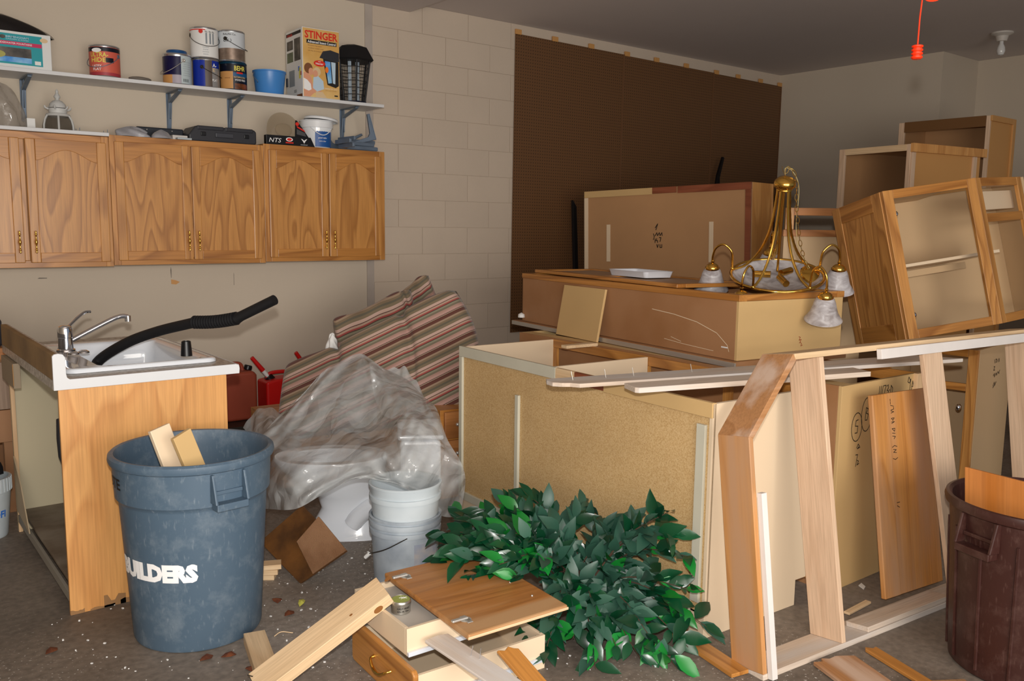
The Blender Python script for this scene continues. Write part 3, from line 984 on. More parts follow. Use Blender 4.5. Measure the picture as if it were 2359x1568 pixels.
text('WATERPROOFING', 0.085, 0.011, 'hairblond', t, (0, 0, 0.083), wrap=(R + 0.002, c + 0.52, 0), bold=0.01)
text('WOOD FINISH', 0.075, 0.013, 'inkwhite', t, (0, 0, 0.066), wrap=(R + 0.002, c + 0.55, 0), bold=0.01)
text('natural', 0.035, 0.008, 'hairbrown', t, (0, 0, 0.078), wrap=(R + 0.002, c - 0.45, 0), bold=0.01)
# half-empty white can on it
zz = shz(x) + 0.179
t = thing('paint_can', 'white paint can with a bare metal lower half, stacked on the navy can', 'paint can', (x - 0.008, 5.63, zz), group='paint cans on the shelf')
can_body(t, R + 0.001, 0.19, 'canmetal', 'darkgrey')
band(t, R + 0.001, 0.08, 0.18, mat('pale_grey_paper', '#c9cfd4', 0.5))
band(t, R + 0.001, 0.01, 0.08, mat('dull_tin_print', '#a38f80', 0.3, 0.6, var=0.3, vscale=30))
text('RALPH Co.', 0.08, 0.011, 'ink', t, (0, 0, 0.163), wrap=(R + 0.003, c - 0.1, 0), bold=0.01)
text('dk', 0.035, 0.026, 'ink', t, (0, 0, 0.13), wrap=(R + 0.003, c - 0.35, 0), shear=0.3)
text(')', 0.008, 0.022, 'ink', t, (0, 0, 0.126), wrap=(R + 0.003, c - 0.02, 0))
bail(t, R + 0.001, 0.19, c + 1.15, 0.06, 'dirty', 0.72)

# blue pail
x = 2.366
t = thing('pail', 'small bright blue plastic pail with a wire handle on the shelf', 'pail', (x, 5.62, shz(x)))
MB().lathe([(0.001, 0.002), (0.085, 0.0), (0.088, 0.003), (0.104, 0.142), (0.108, 0.143), (0.108, 0.152), (0.102, 0.153), (0.086, 0.006), (0.001, 0.006)], 40).build('body', 'bluepail', t, smooth=40)
MB().tube(spline([(-0.106, -0.01, 0.14), (-0.122, -0.03, 0.11), (-0.105, -0.06, 0.075), (-0.098, -0.04, 0.07)], 16), 0.002, 6).build('handle', 'steel', t, smooth=True)
B((0.099, -0.055, 0.06), (0.108, -0.035, 0.115), 'hook_tab', 'darkgrey', t, 0.003)

# boxed insect killer
bw, bd, bh = 0.265, 0.27, 0.445
t = thing('insect_killer_box', 'tall gold carton with big red lettering and a mother and child photo', 'box', (2.548, 5.505, shz(2.72)), (0, 0, -0.02))
B((0, 0, 0), (bw, bd, bh), 'carton', 'paper', t, 0.002)
y = -0.0012
g = MB().box((0.004, y, 0.002), (bw - 0.002, 0, bh - 0.004)).build('front_print', 'gold', t)
def flat(poly, m, dy, name, par=None):
    return MB().prism(poly, -0.0012 - dy, -0.0008, 1).build(name, m, t)
def ellp(cx, cz, rx, rz, n=20, a0=0, a1=2 * PI):
    return [(cx + rx * math.cos(a0 + (a1 - a0) * i / n), cz + rz * math.sin(a0 + (a1 - a0) * i / n)) for i in range(n)]
flat([(0.03, 0.345), (0.245, 0.345), (0.245, 0.37), (0.03, 0.37)], 'ink', 0.0003, 'black_bar')
text('STINGER', 0.235, 0.05, 'printred', t, (0.135, y - 0.001, 0.402), FACE_Y, bold=0.03)
text('Advanced Insect Control', 0.2, 0.017, 'inkwhite', t, (0.138, y - 0.001, 0.357), FACE_Y, bold=0.02)
for k, w in enumerate((0.1, 0.11, 0.11)):
    text(['Electronic bug zapper', 'outdoor insect trap', 'kills flies & mosquitoes'][k], w, 0.009, 'hairbrown', t, (0.04 + w / 2, y - 0.001, 0.332 - k * 0.017), FACE_Y)
flat([(0.12, 0.26), (0.145, 0.305), (0.2, 0.318), (0.262, 0.305), (0.262, 0.248), (0.225, 0.245)], 'darkgrey', 0.0003, 'lantern_roof_print')
flat([(0.145, 0.258), (0.258, 0.246), (0.258, 0.09), (0.235, 0.075), (0.175, 0.09)], 'ink', 0.00025, 'lantern_body_print')
flat([(0.158, 0.244), (0.198, 0.242), (0.208, 0.105), (0.182, 0.1)], 'photoblue', 0.0004, 'lantern_glow_print')
flat([(0.204, 0.242), (0.236, 0.24), (0.232, 0.1), (0.215, 0.104)], 'shirtblue', 0.0004, 'lantern_tube_print')
flat(ellp(0.12, 0.223, 0.042, 0.02), 'printred', 0.0005, 'red_oval')
text('NEW', 0.02, 0.007, 'inkwhite', t, (0.12, y - 0.0012, 0.234), FACE_Y)
text('Nectar', 0.055, 0.012, 'inkwhite', t, (0.12, y - 0.0012, 0.221), FACE_Y, bold=0.02)
flat(ellp(0.172, 0.187, 0.012, 0.02), 'printorange', 0.0005, 'orange_drop')
# printed photo: woman embracing a child
flat([(0.006, 0.155), (0.03, 0.16), (0.06, 0.13), (0.075, 0.06), (0.13, 0.045), (0.14, 0.03), (0.08, 0.03), (0.05, 0.002), (0.006, 0.002)], 'skin', 0.0003, 'woman_print')
flat([(0.006, 0.12), (0.03, 0.11), (0.055, 0.085), (0.06, 0.05), (0.04, 0.04), (0.006, 0.05)], 'inkwhite', 0.00045, 'dress_print')
flat(ellp(0.04, 0.185, 0.03, 0.034), 'hairbrown', 0.0004, 'woman_hair_print')
flat(ellp(0.058, 0.165, 0.017, 0.024), 'skin', 0.0005, 'woman_face_print')
flat([(0.075, 0.13), (0.11, 0.14), (0.145, 0.11), (0.15, 0.06), (0.1, 0.04), (0.07, 0.06)], 'shirtblue', 0.0005, 'child_print')
flat(ellp(0.1, 0.167, 0.027, 0.03), 'hairblond', 0.00055, 'child_hair_print')
flat(ellp(0.09, 0.155, 0.017, 0.022), 'skin', 0.0006, 'child_face_print')
flat([(0.09, 0.002), (0.17, 0.002), (0.14, 0.04), (0.09, 0.04)], 'hairblond', 0.0005, 'lap_print')
text('Safety for you', 0.09, 0.008, 'inkwhite', t, (0.2, y - 0.001, 0.065), FACE_Y)
text('and your family', 0.08, 0.006, 'hairbrown', t, (0.2, y - 0.001, 0.052), FACE_Y)
flat([(0.225, 0.018), (0.25, 0.018), (0.25, 0.027), (0.225, 0.027)], 'ink', 0.0004, 'small_logo')
# left side of the carton
def side(lo, hi, m, name, d=0.0006):
    return MB().box((-d, lo[0], lo[1]), (-0.0001, hi[0], hi[1])).build(name, m, t)
side((0.02, 0.41), (bd - 0.01, 0.43), 'ink', 'side_black_bar')
text('STINGER', 0.09, 0.016, 'printred', t, (-0.0012, 0.2, 0.415), FACE_X, bold=0.02)
side((0.03, 0.24), (0.13, 0.385), 'photodark', 'side_photo')
side((0.15, 0.32), (0.25, 0.38), 'photodark', 'side_photo')
side((0.15, 0.24), (0.25, 0.305), 'photogreen', 'side_photo')
side((0.13, 0.08), (0.22, 0.185), 'labelgrey', 'side_text_block')
side((0.03, 0.12), (0.06, 0.19), 'inkyellow', 'side_badge'); side((0.05, 0.17), (0.07, 0.2), 'inkblue', 'side_badge'); side((0.02, 0.14), (0.04, 0.165), 'pink', 'side_badge')
side((0.01, 0.0), (0.1, 0.02), 'hairbrown', 'side_photo')
text('ooo', 0.04, 0.02, 'ink', t, (-0.0012, 0.12, 0.045), FACE_X)

# unboxed insect killer lantern
x = 2.988
t = thing('insect_killer', 'black cage lantern insect killer with a hipped roof beside the gold carton', 'insect killer', (x, 5.64, shz(x)), (0, 0, 0.0))
n6 = 6
def hexp(r, z, k=0.26):
    return [(r * math.cos(2 * PI * (i + k) / n6), r * math.sin(2 * PI * (i + k) / n6), z) for i in range(n6)]
mb = MB()
rt, rm, rr = hexp(0.05, 0.4), hexp(0.1, 0.385), hexp(0.15, 0.298)
rlow = hexp(0.138, 0.288)
for A_, B_ in ((rt, rm), (rm, rr), (rr, rlow)):
    for i in range(n6):
        mb.quad([A_[i], A_[(i + 1) % n6], B_[(i + 1) % n6], B_[i]])
mb.quad(rt); mb.quad(rlow)
mb.build('roof', 'blackmat', t)
mb = MB()
top, bot = hexp(0.122, 0.29), hexp(0.085, 0.015)
for i in range(n6):
    mb.tube([top[i], bot[i]], 0.006, 6)
mb.build('corner_bars', 'blackmat', t)
mb = MB()
for i in range(n6):
    for j in range(1, 9):
        u = j / 9
        a = Vector(top[i]).lerp(Vector(top[(i + 1) % n6]), u); b2 = Vector(bot[i]).lerp(Vector(bot[(i + 1) % n6]), u)
        mb.tube([a, b2], 0.0012, 4)
    for j in range(1, 6):
        u = j / 6
        a = Vector(top[i]).lerp(Vector(bot[i]), u); b2 = Vector(top[(i + 1) % n6]).lerp(Vector(bot[(i + 1) % n6]), u)
        mb.tube([a, b2], 0.0022, 4)
mb.build('cage_wires', 'blackmat', t)
mb = MB(); mb.prism([p[:2] for p in hexp(0.095, 0)], 0, 0.016, 2); mb.build('base', mat('dark_navy_plastic', '#10142c', 0.4), t)
for sx in (-0.03, 0.03):
    MB().tube([(sx, -0.01, 0.016), (sx, -0.01, 0.29)], 0.014, 10).build('tube_lamp', mat('tube_glass', '#b9c9d6', 0.2), t, smooth=True)

# fountain carton with a black vinyl bag on top
t = thing('fountain_box', 'white carton with a teal label and crimson stripe on the shelf', 'box', (0.66, 5.53, shz(1.07)), (0, 0, 0.0))
B((0, 0, 0), (0.40, 0.22, 0.192), 'carton', mat('white_carton', '#dcdedd', 0.6), t, 0.003)
def flat2(x0, z0, x1, z1, m, d, name):
    return MB().box((x0, -d, z0), (x1, -0.0001, z1)).build(name, m, t)
flat2(0.0, 0.018, 0.355, 0.178, 'teal', 0.0006, 'teal_label')
flat2(0.0, 0.118, 0.353, 0.138, 'pink', 0.001, 'crimson_stripe')
flat2(0.14, 0.05, 0.3, 0.105, 'photodark', 0.001, 'photo')
flat2(0.12, 0.028, 0.3, 0.056, 'photoblue', 0.0012, 'photo_water')
flat2(0.315, 0.025, 0.345, 0.045, 'paper', 0.001, 'barcode_patch')
MB().prism(ellp(0.13, 0.066, 0.045, 0.02), -0.0018, -0.0001, 1).build('olive_oval', mat('khaki_print', '#a8a458', 0.6), t)
MB().prism(ellp(0.365, 0.16, 0.02, 0.012), -0.0012, -0.0001, 1).build('beige_sticker', 'hairblond', t)
MB().prism(ellp(0.165, 0.158, 0.014, 0.01), -0.0012, -0.0001, 1).build('dark_emblem', 'photodark', t)
text('BIRMINGHAM', 0.11, 0.01, 'shirtblue', t, (0.235, -0.0014, 0.161), FACE_Y, bold=0.01)
text('GARDEN & POND', 0.11, 0.007, 'shirtblue', t, (0.235, -0.0014, 0.149), FACE_Y)
text('UNDERWATER FOUNTAINS', 0.17, 0.01, 'inkwhite', t, (0.22, -0.0016, 0.128), FACE_Y, bold=0.01)
mb = MB()
def bagfn(u, v):
    a = 2 * PI * u
    k = math.sin(PI * min(1, v * 1.02)) ** 0.6 if v < 0.98 else 0.0
    rx = (0.19 + 0.01 * math.sin(5 * a)) * (1 if v < 0.05 else (1 - v) ** 0.22)
    ry = 0.10 * (1 - v) ** 0.25
    cxs = 0.05 - 0.1 * v
    return Vector((cxs + rx * math.cos(a) * (1 if v < 1 else 0), ry * math.sin(a), 0.10 * v ** 0.7 * (1.0 - 0.28 * max(0, math.cos(a))) + 0.004 * math.sin(7 * a + 5 * v)))
mb.grid(bagfn, 40, 10)
tag(mb.build('vinyl_bag', 'blackshine', None, smooth='all', loc=(0.86, 5.64, shz(1.07) + 0.194)), 'shiny black vinyl bag on top of the teal-labelled carton', 'bag')
tag(MB().ball((0, 0, 0.0), 0.06, 16, 8, (1.1, 0.6, 0.22)).build('stone', 'stone', None, smooth='all', loc=(1.535, 5.56, shz(1.53) + 0.012)), 'flat grey stone on the shelf beside the orange paint can', 'stone')

# ================================================================ things on top of the wall cabinets
z1t, z2t, z3t = 2.0045, 1.9965, 2.0085
# clear plastic wrapping with a white shape in it
def lump(rx, ry, h, seed, taper=0.9, nu=36, nv=14, amp=0.08, flat=0.4):
    rnd = random.Random(seed)
    ph = [(rnd.uniform(0, 6.28), rnd.randint(2, 6), rnd.uniform(2, 9)) for _ in range(6)]
    def fn(u, v):
        a = 2 * PI * u
        k = (1 - v) ** flat
        w = 1 + amp * sum(math.sin(f * a + p + g * v) for p, f, g in ph) / 2
        return Vector((rx * k * w * math.cos(a), ry * k * w * math.sin(a), h * (v ** taper) * (1 + 0.4 * amp * math.sin(3 * a + ph[0][0]))))
    return MB().grid(fn, nu, nv)
tag(lump(0.125, 0.1, 0.235, 3, 0.8, amp=0.12).build('plastic_bag', 'clear', None, smooth='all', loc=(0.80, 5.6, z1t)), 'crumpled clear plastic bag on the white shelf board at the left edge', 'bag')
tag(B((0.93, 5.60, z1t), (0.972, 5.66, z1t + 0.062), 'carton', 'paper', None, 0.001), 'tiny white carton between the clear bag and the white lantern', 'box')
# white carriage lantern without its base
t = thing('carriage_lantern', 'white metal carriage lantern top with curved glass panes and a finial', 'lantern', (1.09, 5.6, z1t))
LM = mat('lantern_white_metal', '#c3c4c2', 0.5)
prof = [(0.084, 0.0), (0.083, 0.03), (0.076, 0.06), (0.062, 0.085)]
MB().lathe(prof, 32).build('glass', 'lampglass', t, smooth=True)
for i in range(6):
    a = 2 * PI * i / 6 + 0.35
    MB().tube([((r + 0.002) * math.cos(a), (r + 0.002) * math.sin(a), z) for r, z in prof], 0.0055, 6).build('rib', LM, t, smooth=True)
MB().lathe([(0.062, 0.08), (0.066, 0.086), (0.060, 0.096), (0.046, 0.10), (0.05, 0.125), (0.04, 0.13), (0.001, 0.13)], 32).build('collar', LM, t, smooth=30)
mb = MB()
for i in range(6):
    a = 2 * PI * i / 6 + 0.1
    mb.tube([(0.05 * math.cos(a), 0.05 * math.sin(a), 0.12), (0.066 * math.cos(a), 0.066 * math.sin(a), 0.128), (0.07 * math.cos(a), 0.07 * math.sin(a), 0.138)], 0.005, 5)
mb.build('gallery', LM, t, smooth=True)
MB().lathe([(0.046, 0.13), (0.042, 0.15), (0.026, 0.168), (0.016, 0.172)], 24).build('cap', LM, t, smooth=True)
MB().lathe([(0.016, 0.17), (0.009, 0.18), (0.014, 0.187), (0.018, 0.193), (0.012, 0.203), (0.006, 0.215), (0.009, 0.222), (0.001, 0.236)], 20).build('finial', LM, t, smooth=True)
# short nails standing in the board are left to their tray: grey wire rack
t = thing('wire_rack', 'low grey wire rack lying on the white shelf board', 'rack', (1.2, 5.60, z1t))
mb = MB()
for k in range(4):
    mb.tube([(0.0, k * 0.03, 0.006), (0.15, k * 0.03, 0.006)], 0.002, 5)
mb.build('wires', 'steel', t)
mb = MB()
for q in (0, 0.15):
    mb.tube([(q, 0, 0.0), (q, 0, 0.03)], 0.0018, 5); mb.tube([(q, 0.09, 0.0), (q, 0.09, 0.03)], 0.0018, 5)
mb.build('posts', 'steel', t)
# grey carrier bags
tag(lump(0.1, 0.07, 0.06, 5, 0.7, amp=0.14, flat=0.5).build('carrier_bag', 'greybag', None, smooth='all', loc=(1.47, 5.55, z2t)), 'crumpled grey carrier bag at the end of the white shelf board', 'bag')
tag(lump(0.07, 0.06, 0.052, 8, 0.7, amp=0.12, flat=0.7).build('carrier_bag', 'greybag', None, smooth='all', loc=(1.635, 5.53, z2t)), 'smaller crumpled grey carrier bag in front of the open black case lid', 'bag')
# open dark case with papers
t = thing('open_case', 'open dark blue-black case lid standing behind the grey bags', 'case', (1.53, 5.66, z2t), (0.0, 0, 0))
B((0, 0, 0.002), (0.28, 0.018, 0.078), 'lid', mat('blue_black_plastic', '#1b212b', 0.4), t, 0.006)
for q in (0.06, 0.21):
    MB().ball((q, -0.002, 0.062), 0.004).build('rivet', 'zinc', t)
tag(B((1.70, 5.52, z2t), (1.79, 5.60, z2t + 0.028), 'paper_packet', mat('pale_packet', '#c9c5c0', 0.6), None, 0.003), 'pale paper packet beside the open black case', 'packet')
tag(B((1.715, 5.475, z2t), (1.80, 5.515, z2t + 0.011), 'booklet', mat('grey_booklet', '#aab3b8', 0.5), None, 0.001), 'thin grey booklet lying at the front edge of the middle cabinet', 'booklet')
# closed tool case
t = thing('tool_case', 'closed black plastic tool case with two moulded halves and latches', 'tool case', (1.80, 5.52, z2t), (0, 0, 0.0))
mb = MB()
mb.prism([(0.0, 0.0), (0.0, 0.04), (0.04, 0.094), (0.415, 0.094), (0.428, 0.08), (0.428, 0.012), (0.416, 0.0)], 0, 0.2, 1)
mb.build('shell', 'darkgrey', t, bevel=0.008)
B((0.05, -0.004, 0.072), (0.215, 0.02, 0.097), 'lid_rib', 'darkgrey', t, 0.005); B((0.225, -0.004, 0.072), (0.405, 0.02, 0.097), 'lid_rib', 'darkgrey', t, 0.005)
B((0.16, -0.010, 0.03), (0.275, 0.004, 0.06), 'carry_handle', mat('slate_plastic', '#3c3e45', 0.4), t, 0.005)
for q in (0.07, 0.345):
    B((q, -0.006, 0.036), (q + 0.032, 0.003, 0.06), 'latch', 'black', t, 0.003)
# helmet blister pack
t = thing('blister_pack', 'clear domed blister pack on a black card with red and white print', 'package', (2.285, 5.5, z3t), (0, 0, 0.0))
mb = MB()
mb.prism([(0, 0), (0.34, 0), (0.31, 0.06), (0.0, 0.06)], 0.0, 0.04, 1)
o = mb.build('card_base', 'black', t, bevel=0.002)
mb = MB(); mb.prism([(0.2, 0.05), (0.305, 0.05), (0.215, 0.165), (0.205, 0.165)], 0.004, 0.01, 1); mb.build('card_header', 'black', t)
mb = MB()
def dome(u, v):
    a = PI * u
    x = 0.125 + (0.118 - 0.02 * v) * math.cos(PI - a) * (1 - 0.25 * v)
    return Vector((x - 0.012 * math.sin(a), 0.008 + 0.03 * v, 0.058 + 0.15 * math.sin(a) ** 0.75 * (1 - 0.55 * v * v)))
mb.grid(dome, 24, 10)
mb.quad([dome(i / 24, 0) for i in range(25)])
mb.build('clear_dome', 'clear2', t, smooth='all')
MB().ball((0.13, 0.025, 0.10), 0.06, 14, 8, (1, 0.22, 0.7)).build('contents', mat('beige_filling', '#9c8a70', 0.7), t, smooth='all')
text('NTS', 0.085, 0.028, 'inkwhite', t, (0.06, -0.0015, 0.028), FACE_Y, shear=0.25)
MB().prism(ellp(0.158, 0.038, 0.024, 0.013), -0.0012, 0, 1).build('emblem_ring', 'inkwhite', t); MB().prism(ellp(0.158, 0.038, 0.017, 0.009), -0.002, 0, 1).build('emblem', 'printred', t)
MB().box((0.132, -0.0012, 0.013), (0.186, 0, 0.021)).build('red_bar', 'printred', t)
MB().prism([(0.24, 0.048), (0.25, 0.046), (0.262, 0.036), (0.274, 0.046), (0.284, 0.048), (0.27, 0.032), (0.262, 0.018), (0.254, 0.032)], -0.0012, 0, 1).build('bull_mark', 'inkwhite', t)
text('outdoor', 0.05, 0.006, 'inkwhite', t, (0.262, -0.0015, 0.010), FACE_Y)
MB().prism([(0.216, 0.118), (0.272, 0.093), (0.264, 0.106), (0.212, 0.13)], 0.001, 0.004, 1).build('red_flash', 'printred', t)
MB().prism([(0.212, 0.075), (0.278, 0.065), (0.268, 0.088), (0.212, 0.11)], 0.001, 0.004, 1).build('grey_panel', mat('dark_grey_print', '#4b4b4d', 0.5), t)
MB().prism(ellp(0.216, 0.142, 0.012, 0.012), 0.001, 0.004, 1).build('round_mark', 'printred', t)
# white tub with blue label
t = thing('plastic_tub', 'white plastic tub with a blue and white label and a loose lid', 'tub', (2.715, 5.66, z3t))
c = cdir(2.715)
MB().lathe([(0.001, 0), (0.088, 0.0), (0.09, 0.004), (0.104, 0.14), (0.112, 0.142), (0.112, 0.182), (0.118, 0.184), (0.118, 0.19), (0.105, 0.19), (0.1, 0.15), (0.001, 0.15)], 40).build('body', 'white', t, smooth=40)
band(t, 0.0905, 0.012, 0.135, 'paper', c - 0.9, c - 0.1, seg=14).scale = (1.04, 1.04, 1)
band(t, 0.0925, 0.012, 0.135, mat('tub_blue_print', '#23569b', 0.4), c - 0.1, c + 1.2, seg=14, dr=0.004).scale = (1.05, 1.05, 1)
text('pool tabs', 0.06, 0.014, 'inkwhite', t, (0, 0, 0.07), wrap=(0.105, c + 0.4, 0.1), bold=0.01)
text('extra clear', 0.05, 0.01, 'inkwhite', t, (0, 0, 0.05), wrap=(0.104, c + 0.4, 0.1))
MB().lathe([(0.001, 0.012), (0.112, 0.012), (0.118, 0.006), (0.118, -0.006), (0.11, -0.006), (0.11, 0.004), (0.001, 0.004)], 40).build('lid', 'white', t, smooth=40, loc=(0.03, -0.01, 0.198), rot=(0.0, 0.10, 0))
MB().tube([(0.108 * math.cos(a), 0.108 * math.sin(a), 0.14 - 0.05 * math.sin((a - c + 0.35) / 1.5 * PI)) for a in [c - 0.35 + 1.5 * i / 14 for i in range(15)]], 0.003, 6).build('handle', 'white', t, smooth=True)
# heap of spare shelf brackets
def spare(kind, loc, rot, lab):
    mb = MB()
    L_, l_ = (0.3, 0.2) if kind else (0.27, 0.18)
    mb.prism([(0, 0), (L_, 0), (L_, 0.012), (0.05, 0.028), (0.03, 0.05), (0.014, l_), (0, l_)], -0.011, 0.011, 1)
    mb.box((0, -0.014, -0.003), (L_, 0.014, 0.0)); mb.box((-0.003, -0.014, 0), (0, 0.014, l_))
    o = mb.build('spare_bracket', 'steel', None, bevel=0.0015, loc=loc, rot=rot)
    return tag(o, lab, 'bracket', 'loose shelf brackets')
spare(1, (2.80, 5.50, z3t + 0.016), (PI / 2, 0, 0.02), 'loose grey bracket lying flat at the very front of the cabinet top')
spare(1, (2.78, 5.51, z3t + 0.044), (PI / 2, 0, 0.03), 'loose grey bracket on top of the flat one, carrying a white sticker')
spare(0, (3.11, 5.545, z3t + 0.088), (0, 0.28, 3.0), 'loose grey bracket tipped up with its short arm pointing right')
spare(0, (2.86, 5.72, z3t + 0.0), (0, -0.5, 0.0), 'loose grey bracket standing as a triangle behind the heap')
spare(1, (2.84, 5.585, z3t + 0.07), (PI / 2, 0.0, 0.1), 'uppermost loose grey bracket of the heap')

# ================================================================ salvaged sink base, countertop, sink
def rrect(cx, cy, hx, hy, r, z, n=5):
    out = []
    for (sx, sy, a0) in ((1, 1, 0), (-1, 1, PI / 2), (-1, -1, PI), (1, -1, 3 * PI / 2)):
        for i in range(n + 1):
            a = a0 + PI / 2 * i / n
            out.append(Vector((cx + sx * (hx - r) + r * math.cos(a), cy + sy * (hy - r) + r * math.sin(a), z)))
    return out
def loft(loops, closed=False, cap0=False, cap1=False):
    mb = MB()
    n = len(loops[0])
    vs = [p for l in loops for p in l]
    fs = []
    m = len(loops)
    for j in range(m if closed else m - 1):
        k = (j + 1) % m
        for i in range(n):
            fs.append((j * n + i, j * n + (i + 1) % n, k * n + (i + 1) % n, k * n + i))
    if cap0: fs.append(tuple(range(n))[::-1])
    if cap1: fs.append(tuple((m - 1) * n + i for i in range(n)))
    mb._add(vs, fs)
    return mb

SX, SY = 0.635, 3.52
t = thing('sink_cabinet', 'salvaged sink base cabinet with an orange plywood end panel and open back', 'cabinet', (SX, SY, 0))
o = B((0, 0, 0), (0.63, 0.016, 0.876), 'end_panel', 'oak_light', t, 0.001)
for k, (a, b2, h) in enumerate(((0.0, 0.05, 0.02), (0.07, 0.16, 0.012), (0.12, 0.20, 0.05), (0.18, 0.27, 0.03))):
    rr = random.Random(k)
    n = 6
    MB().prism([(a, 0.0)] + [(a + (b2 - a) * i / n, h * rr.uniform(0.4, 1.0)) for i in range(n + 1)] + [(b2, 0.0)], -0.0008, 0.0, 1).build('water_stain', mat('rot_stain', '#8f6a44', 0.8), t)
o = B((0, 1.145, 0), (0.63, 1.161, 0.876), 'far_end_panel', 'backer', t, 0.001)
B((0.0, 1.13, 0.0), (0.018, 1.145, 0.876), 'back_edge_batten', 'pine_v', t)
B((0.612, 0.017, 0.1), (0.63, 1.144, 0.876), 'front', 'oak_v', t)
B((0.02, 0.017, 0.09), (0.611, 1.144, 0.106), 'bottom_shelf', mat('grimy_board', '#8c8172', 0.7, c2='#6d5d4c', vscale=6), t)
B((0.0, 0.017, 0.05), (0.012, 1.128, 0.088), 'bottom_rail', mat('grey_rail', '#8f8a80', 0.7), t)
MB().prism([(0.80, 0.09), (1.125, 0.12), (1.125, 0.38), (1.09, 0.36), (0.96, 0.27), (0.9, 0.2)], -0.006, -0.001, 0).build('broken_back_panel', mat('snapped_hardboard', '#b3a184', 0.7), t)
B((-0.03, 0.80, 0.76), (-0.001, 1.12, 0.872), 'cleat', mat('weathered_block', '#9a8a74', 0.7), t)
B((-0.032, 0.79, 0.775), (-0.03, 0.80, 0.87), 'cleat_end', 'tan', t)
# dark hose coil end hanging inside
MB().tube([(0.165, 0.9, 0.58), (0.155, 0.86, 0.5), (0.155, 0.84, 0.42), (0.175, 0.82, 0.34)], 0.018, 10).build('drain_hose', 'darkgrey', t, smooth=True)
# countertop with backsplash
t = thing('countertop', 'white-edged grey laminate countertop with backsplash on the sink cabinet', 'countertop', (SX - 0.014, SY + 0.005, 0.877))
bx0, bx1, by0, by1 = 0.0, 0.695, 0.0, 1.185
hole = (0.19, 0.615, 0.16, 0.90)
cx, cy = (bx0 + bx1) / 2, (by0 + by1) / 2
hcx, hcy, hhx, hhy = (hole[0] + hole[1]) / 2, (hole[2] + hole[3]) / 2, (hole[1] - hole[0]) / 2, (hole[3] - hole[2]) / 2
loft([rrect(cx, cy, 0.3475, 0.592, 0.004, 0.0), rrect(cx, cy, 0.3475, 0.592, 0.004, 0.036), rrect(hcx, hcy, hhx, hhy, 0.05, 0.036), rrect(hcx, hcy, hhx, hhy, 0.05, 0.0)], closed=True).build('deck', 'stonetop', t)
B((0.0, 0.0, 0.036), (0.022, 1.185, 0.132), 'backsplash', mat('raw_backsplash_back', '#96784f', 0.7, c2='#7c6242', vscale=5), t)
B((0.022, 0.0, 0.0365), (0.030, 1.185, 0.132), 'backsplash_laminate', 'stonetop', t)
prof = [(-0.001, 0.0), (0.697, 0.0), (0.699, 0.02), (0.697, 0.034), (0.685, 0.040), (0.055, 0.038), (0.046, 0.045), (0.043, 0.06), (0.043, 0.12), (0.035, 0.133), (0.02, 0.137), (0.006, 0.135), (-0.001, 0.128)]
MB().prism(prof, -0.012, -0.0005, 1).build('end_cap', 'laminate', t, bevel=0.0015)
B((0.6955, 0.0, 0.0005), (0.7, 1.185, 0.037), 'front_edge', 'laminate', t, 0.002)
# drop-in sink
t = thing('kitchen_sink', 'white drop-in kitchen sink set in the grey countertop', 'sink', (SX - 0.014 + 0.36, SY + 0.005 + 0.53, 0.9135))
hx, hy = 0.30, 0.415
lp = [rrect(0, 0, hx, hy, 0.05, 0.0005), rrect(0, 0, hx - 0.002, hy - 0.002, 0.05, 0.012), rrect(0, 0, hx - 0.012, hy - 0.012, 0.045, 0.018), rrect(0, 0, hx - 0.03, hy - 0.03, 0.04, 0.016),
      rrect(0.045, 0, 0.208, 0.366, 0.05, 0.014), rrect(0.045, 0, 0.198, 0.356, 0.05, 0.002), rrect(0.045, 0, 0.190, 0.348, 0.05, -0.06), rrect(0.045, 0, 0.18, 0.338, 0.05, -0.14), rrect(0.045, 0, 0.15, 0.3, 0.05, -0.165)]
loft(lp, cap1=True).build('basin', 'porcelain', t, smooth=50)
MB().lathe([(0.001, 0.004), (0.03, 0.004), (0.04, 0.001), (0.045, 0.0)], 20, c=(0.06, 0.0, -0.165)).build('drain', 'chrome', t, smooth=True)
# faucet
fx, fy, fz = 0.795, 4.18, 0.9305
t = thing('faucet', 'chrome single-lever faucet with a long straight spout', 'faucet', (fx, fy, fz))
MB().lathe([(0.001, 0.0), (0.04, 0.0), (0.038, 0.008), (0.031, 0.012), (0.029, 0.06), (0.031, 0.062), (0.031, 0.095), (0.028, 0.108), (0.018, 0.114), (0.001, 0.115)], 28).build('body', 'chrome', t, smooth=40)
MB().tube(spline([(0.02, 0.0, 0.045), (0.10, 0.0, 0.085), (0.19, 0.0, 0.128), (0.235, 0.0, 0.142), (0.262, 0.0, 0.138)], 20), [0.011] * 12 + [0.0105] * 9, 12).build('spout', 'chrome', t, smooth=True)
MB().lathe([(0.001, 0.0), (0.013, 0.0), (0.013, 0.026), (0.001, 0.026)], 16, c=(0.262, 0, 0.117)).build('aerator', 'chrome', t, smooth=40)
MB().tube(spline([(0.01, 0.012, 0.10), (0.06, 0.06, 0.135), (0.10, 0.09, 0.158), (0.128, 0.10, 0.160)], 14), [0.007] * 8 + [0.0065] * 3 + [0.006] * 4, 8).build('lever', 'chrome', t, smooth=True)
for k, (a, b2) in enumerate(((0.03, -0.10), (0.075, -0.075), (0.03, 0.11))):
    MB().lathe([(0.024, 0), (0.022, 0.006), (0.012, 0.012), (0.001, 0.013)], 18).build('hole_cover', 'chrome', t, smooth=True, loc=(a - 0.02, b2, -0.002))
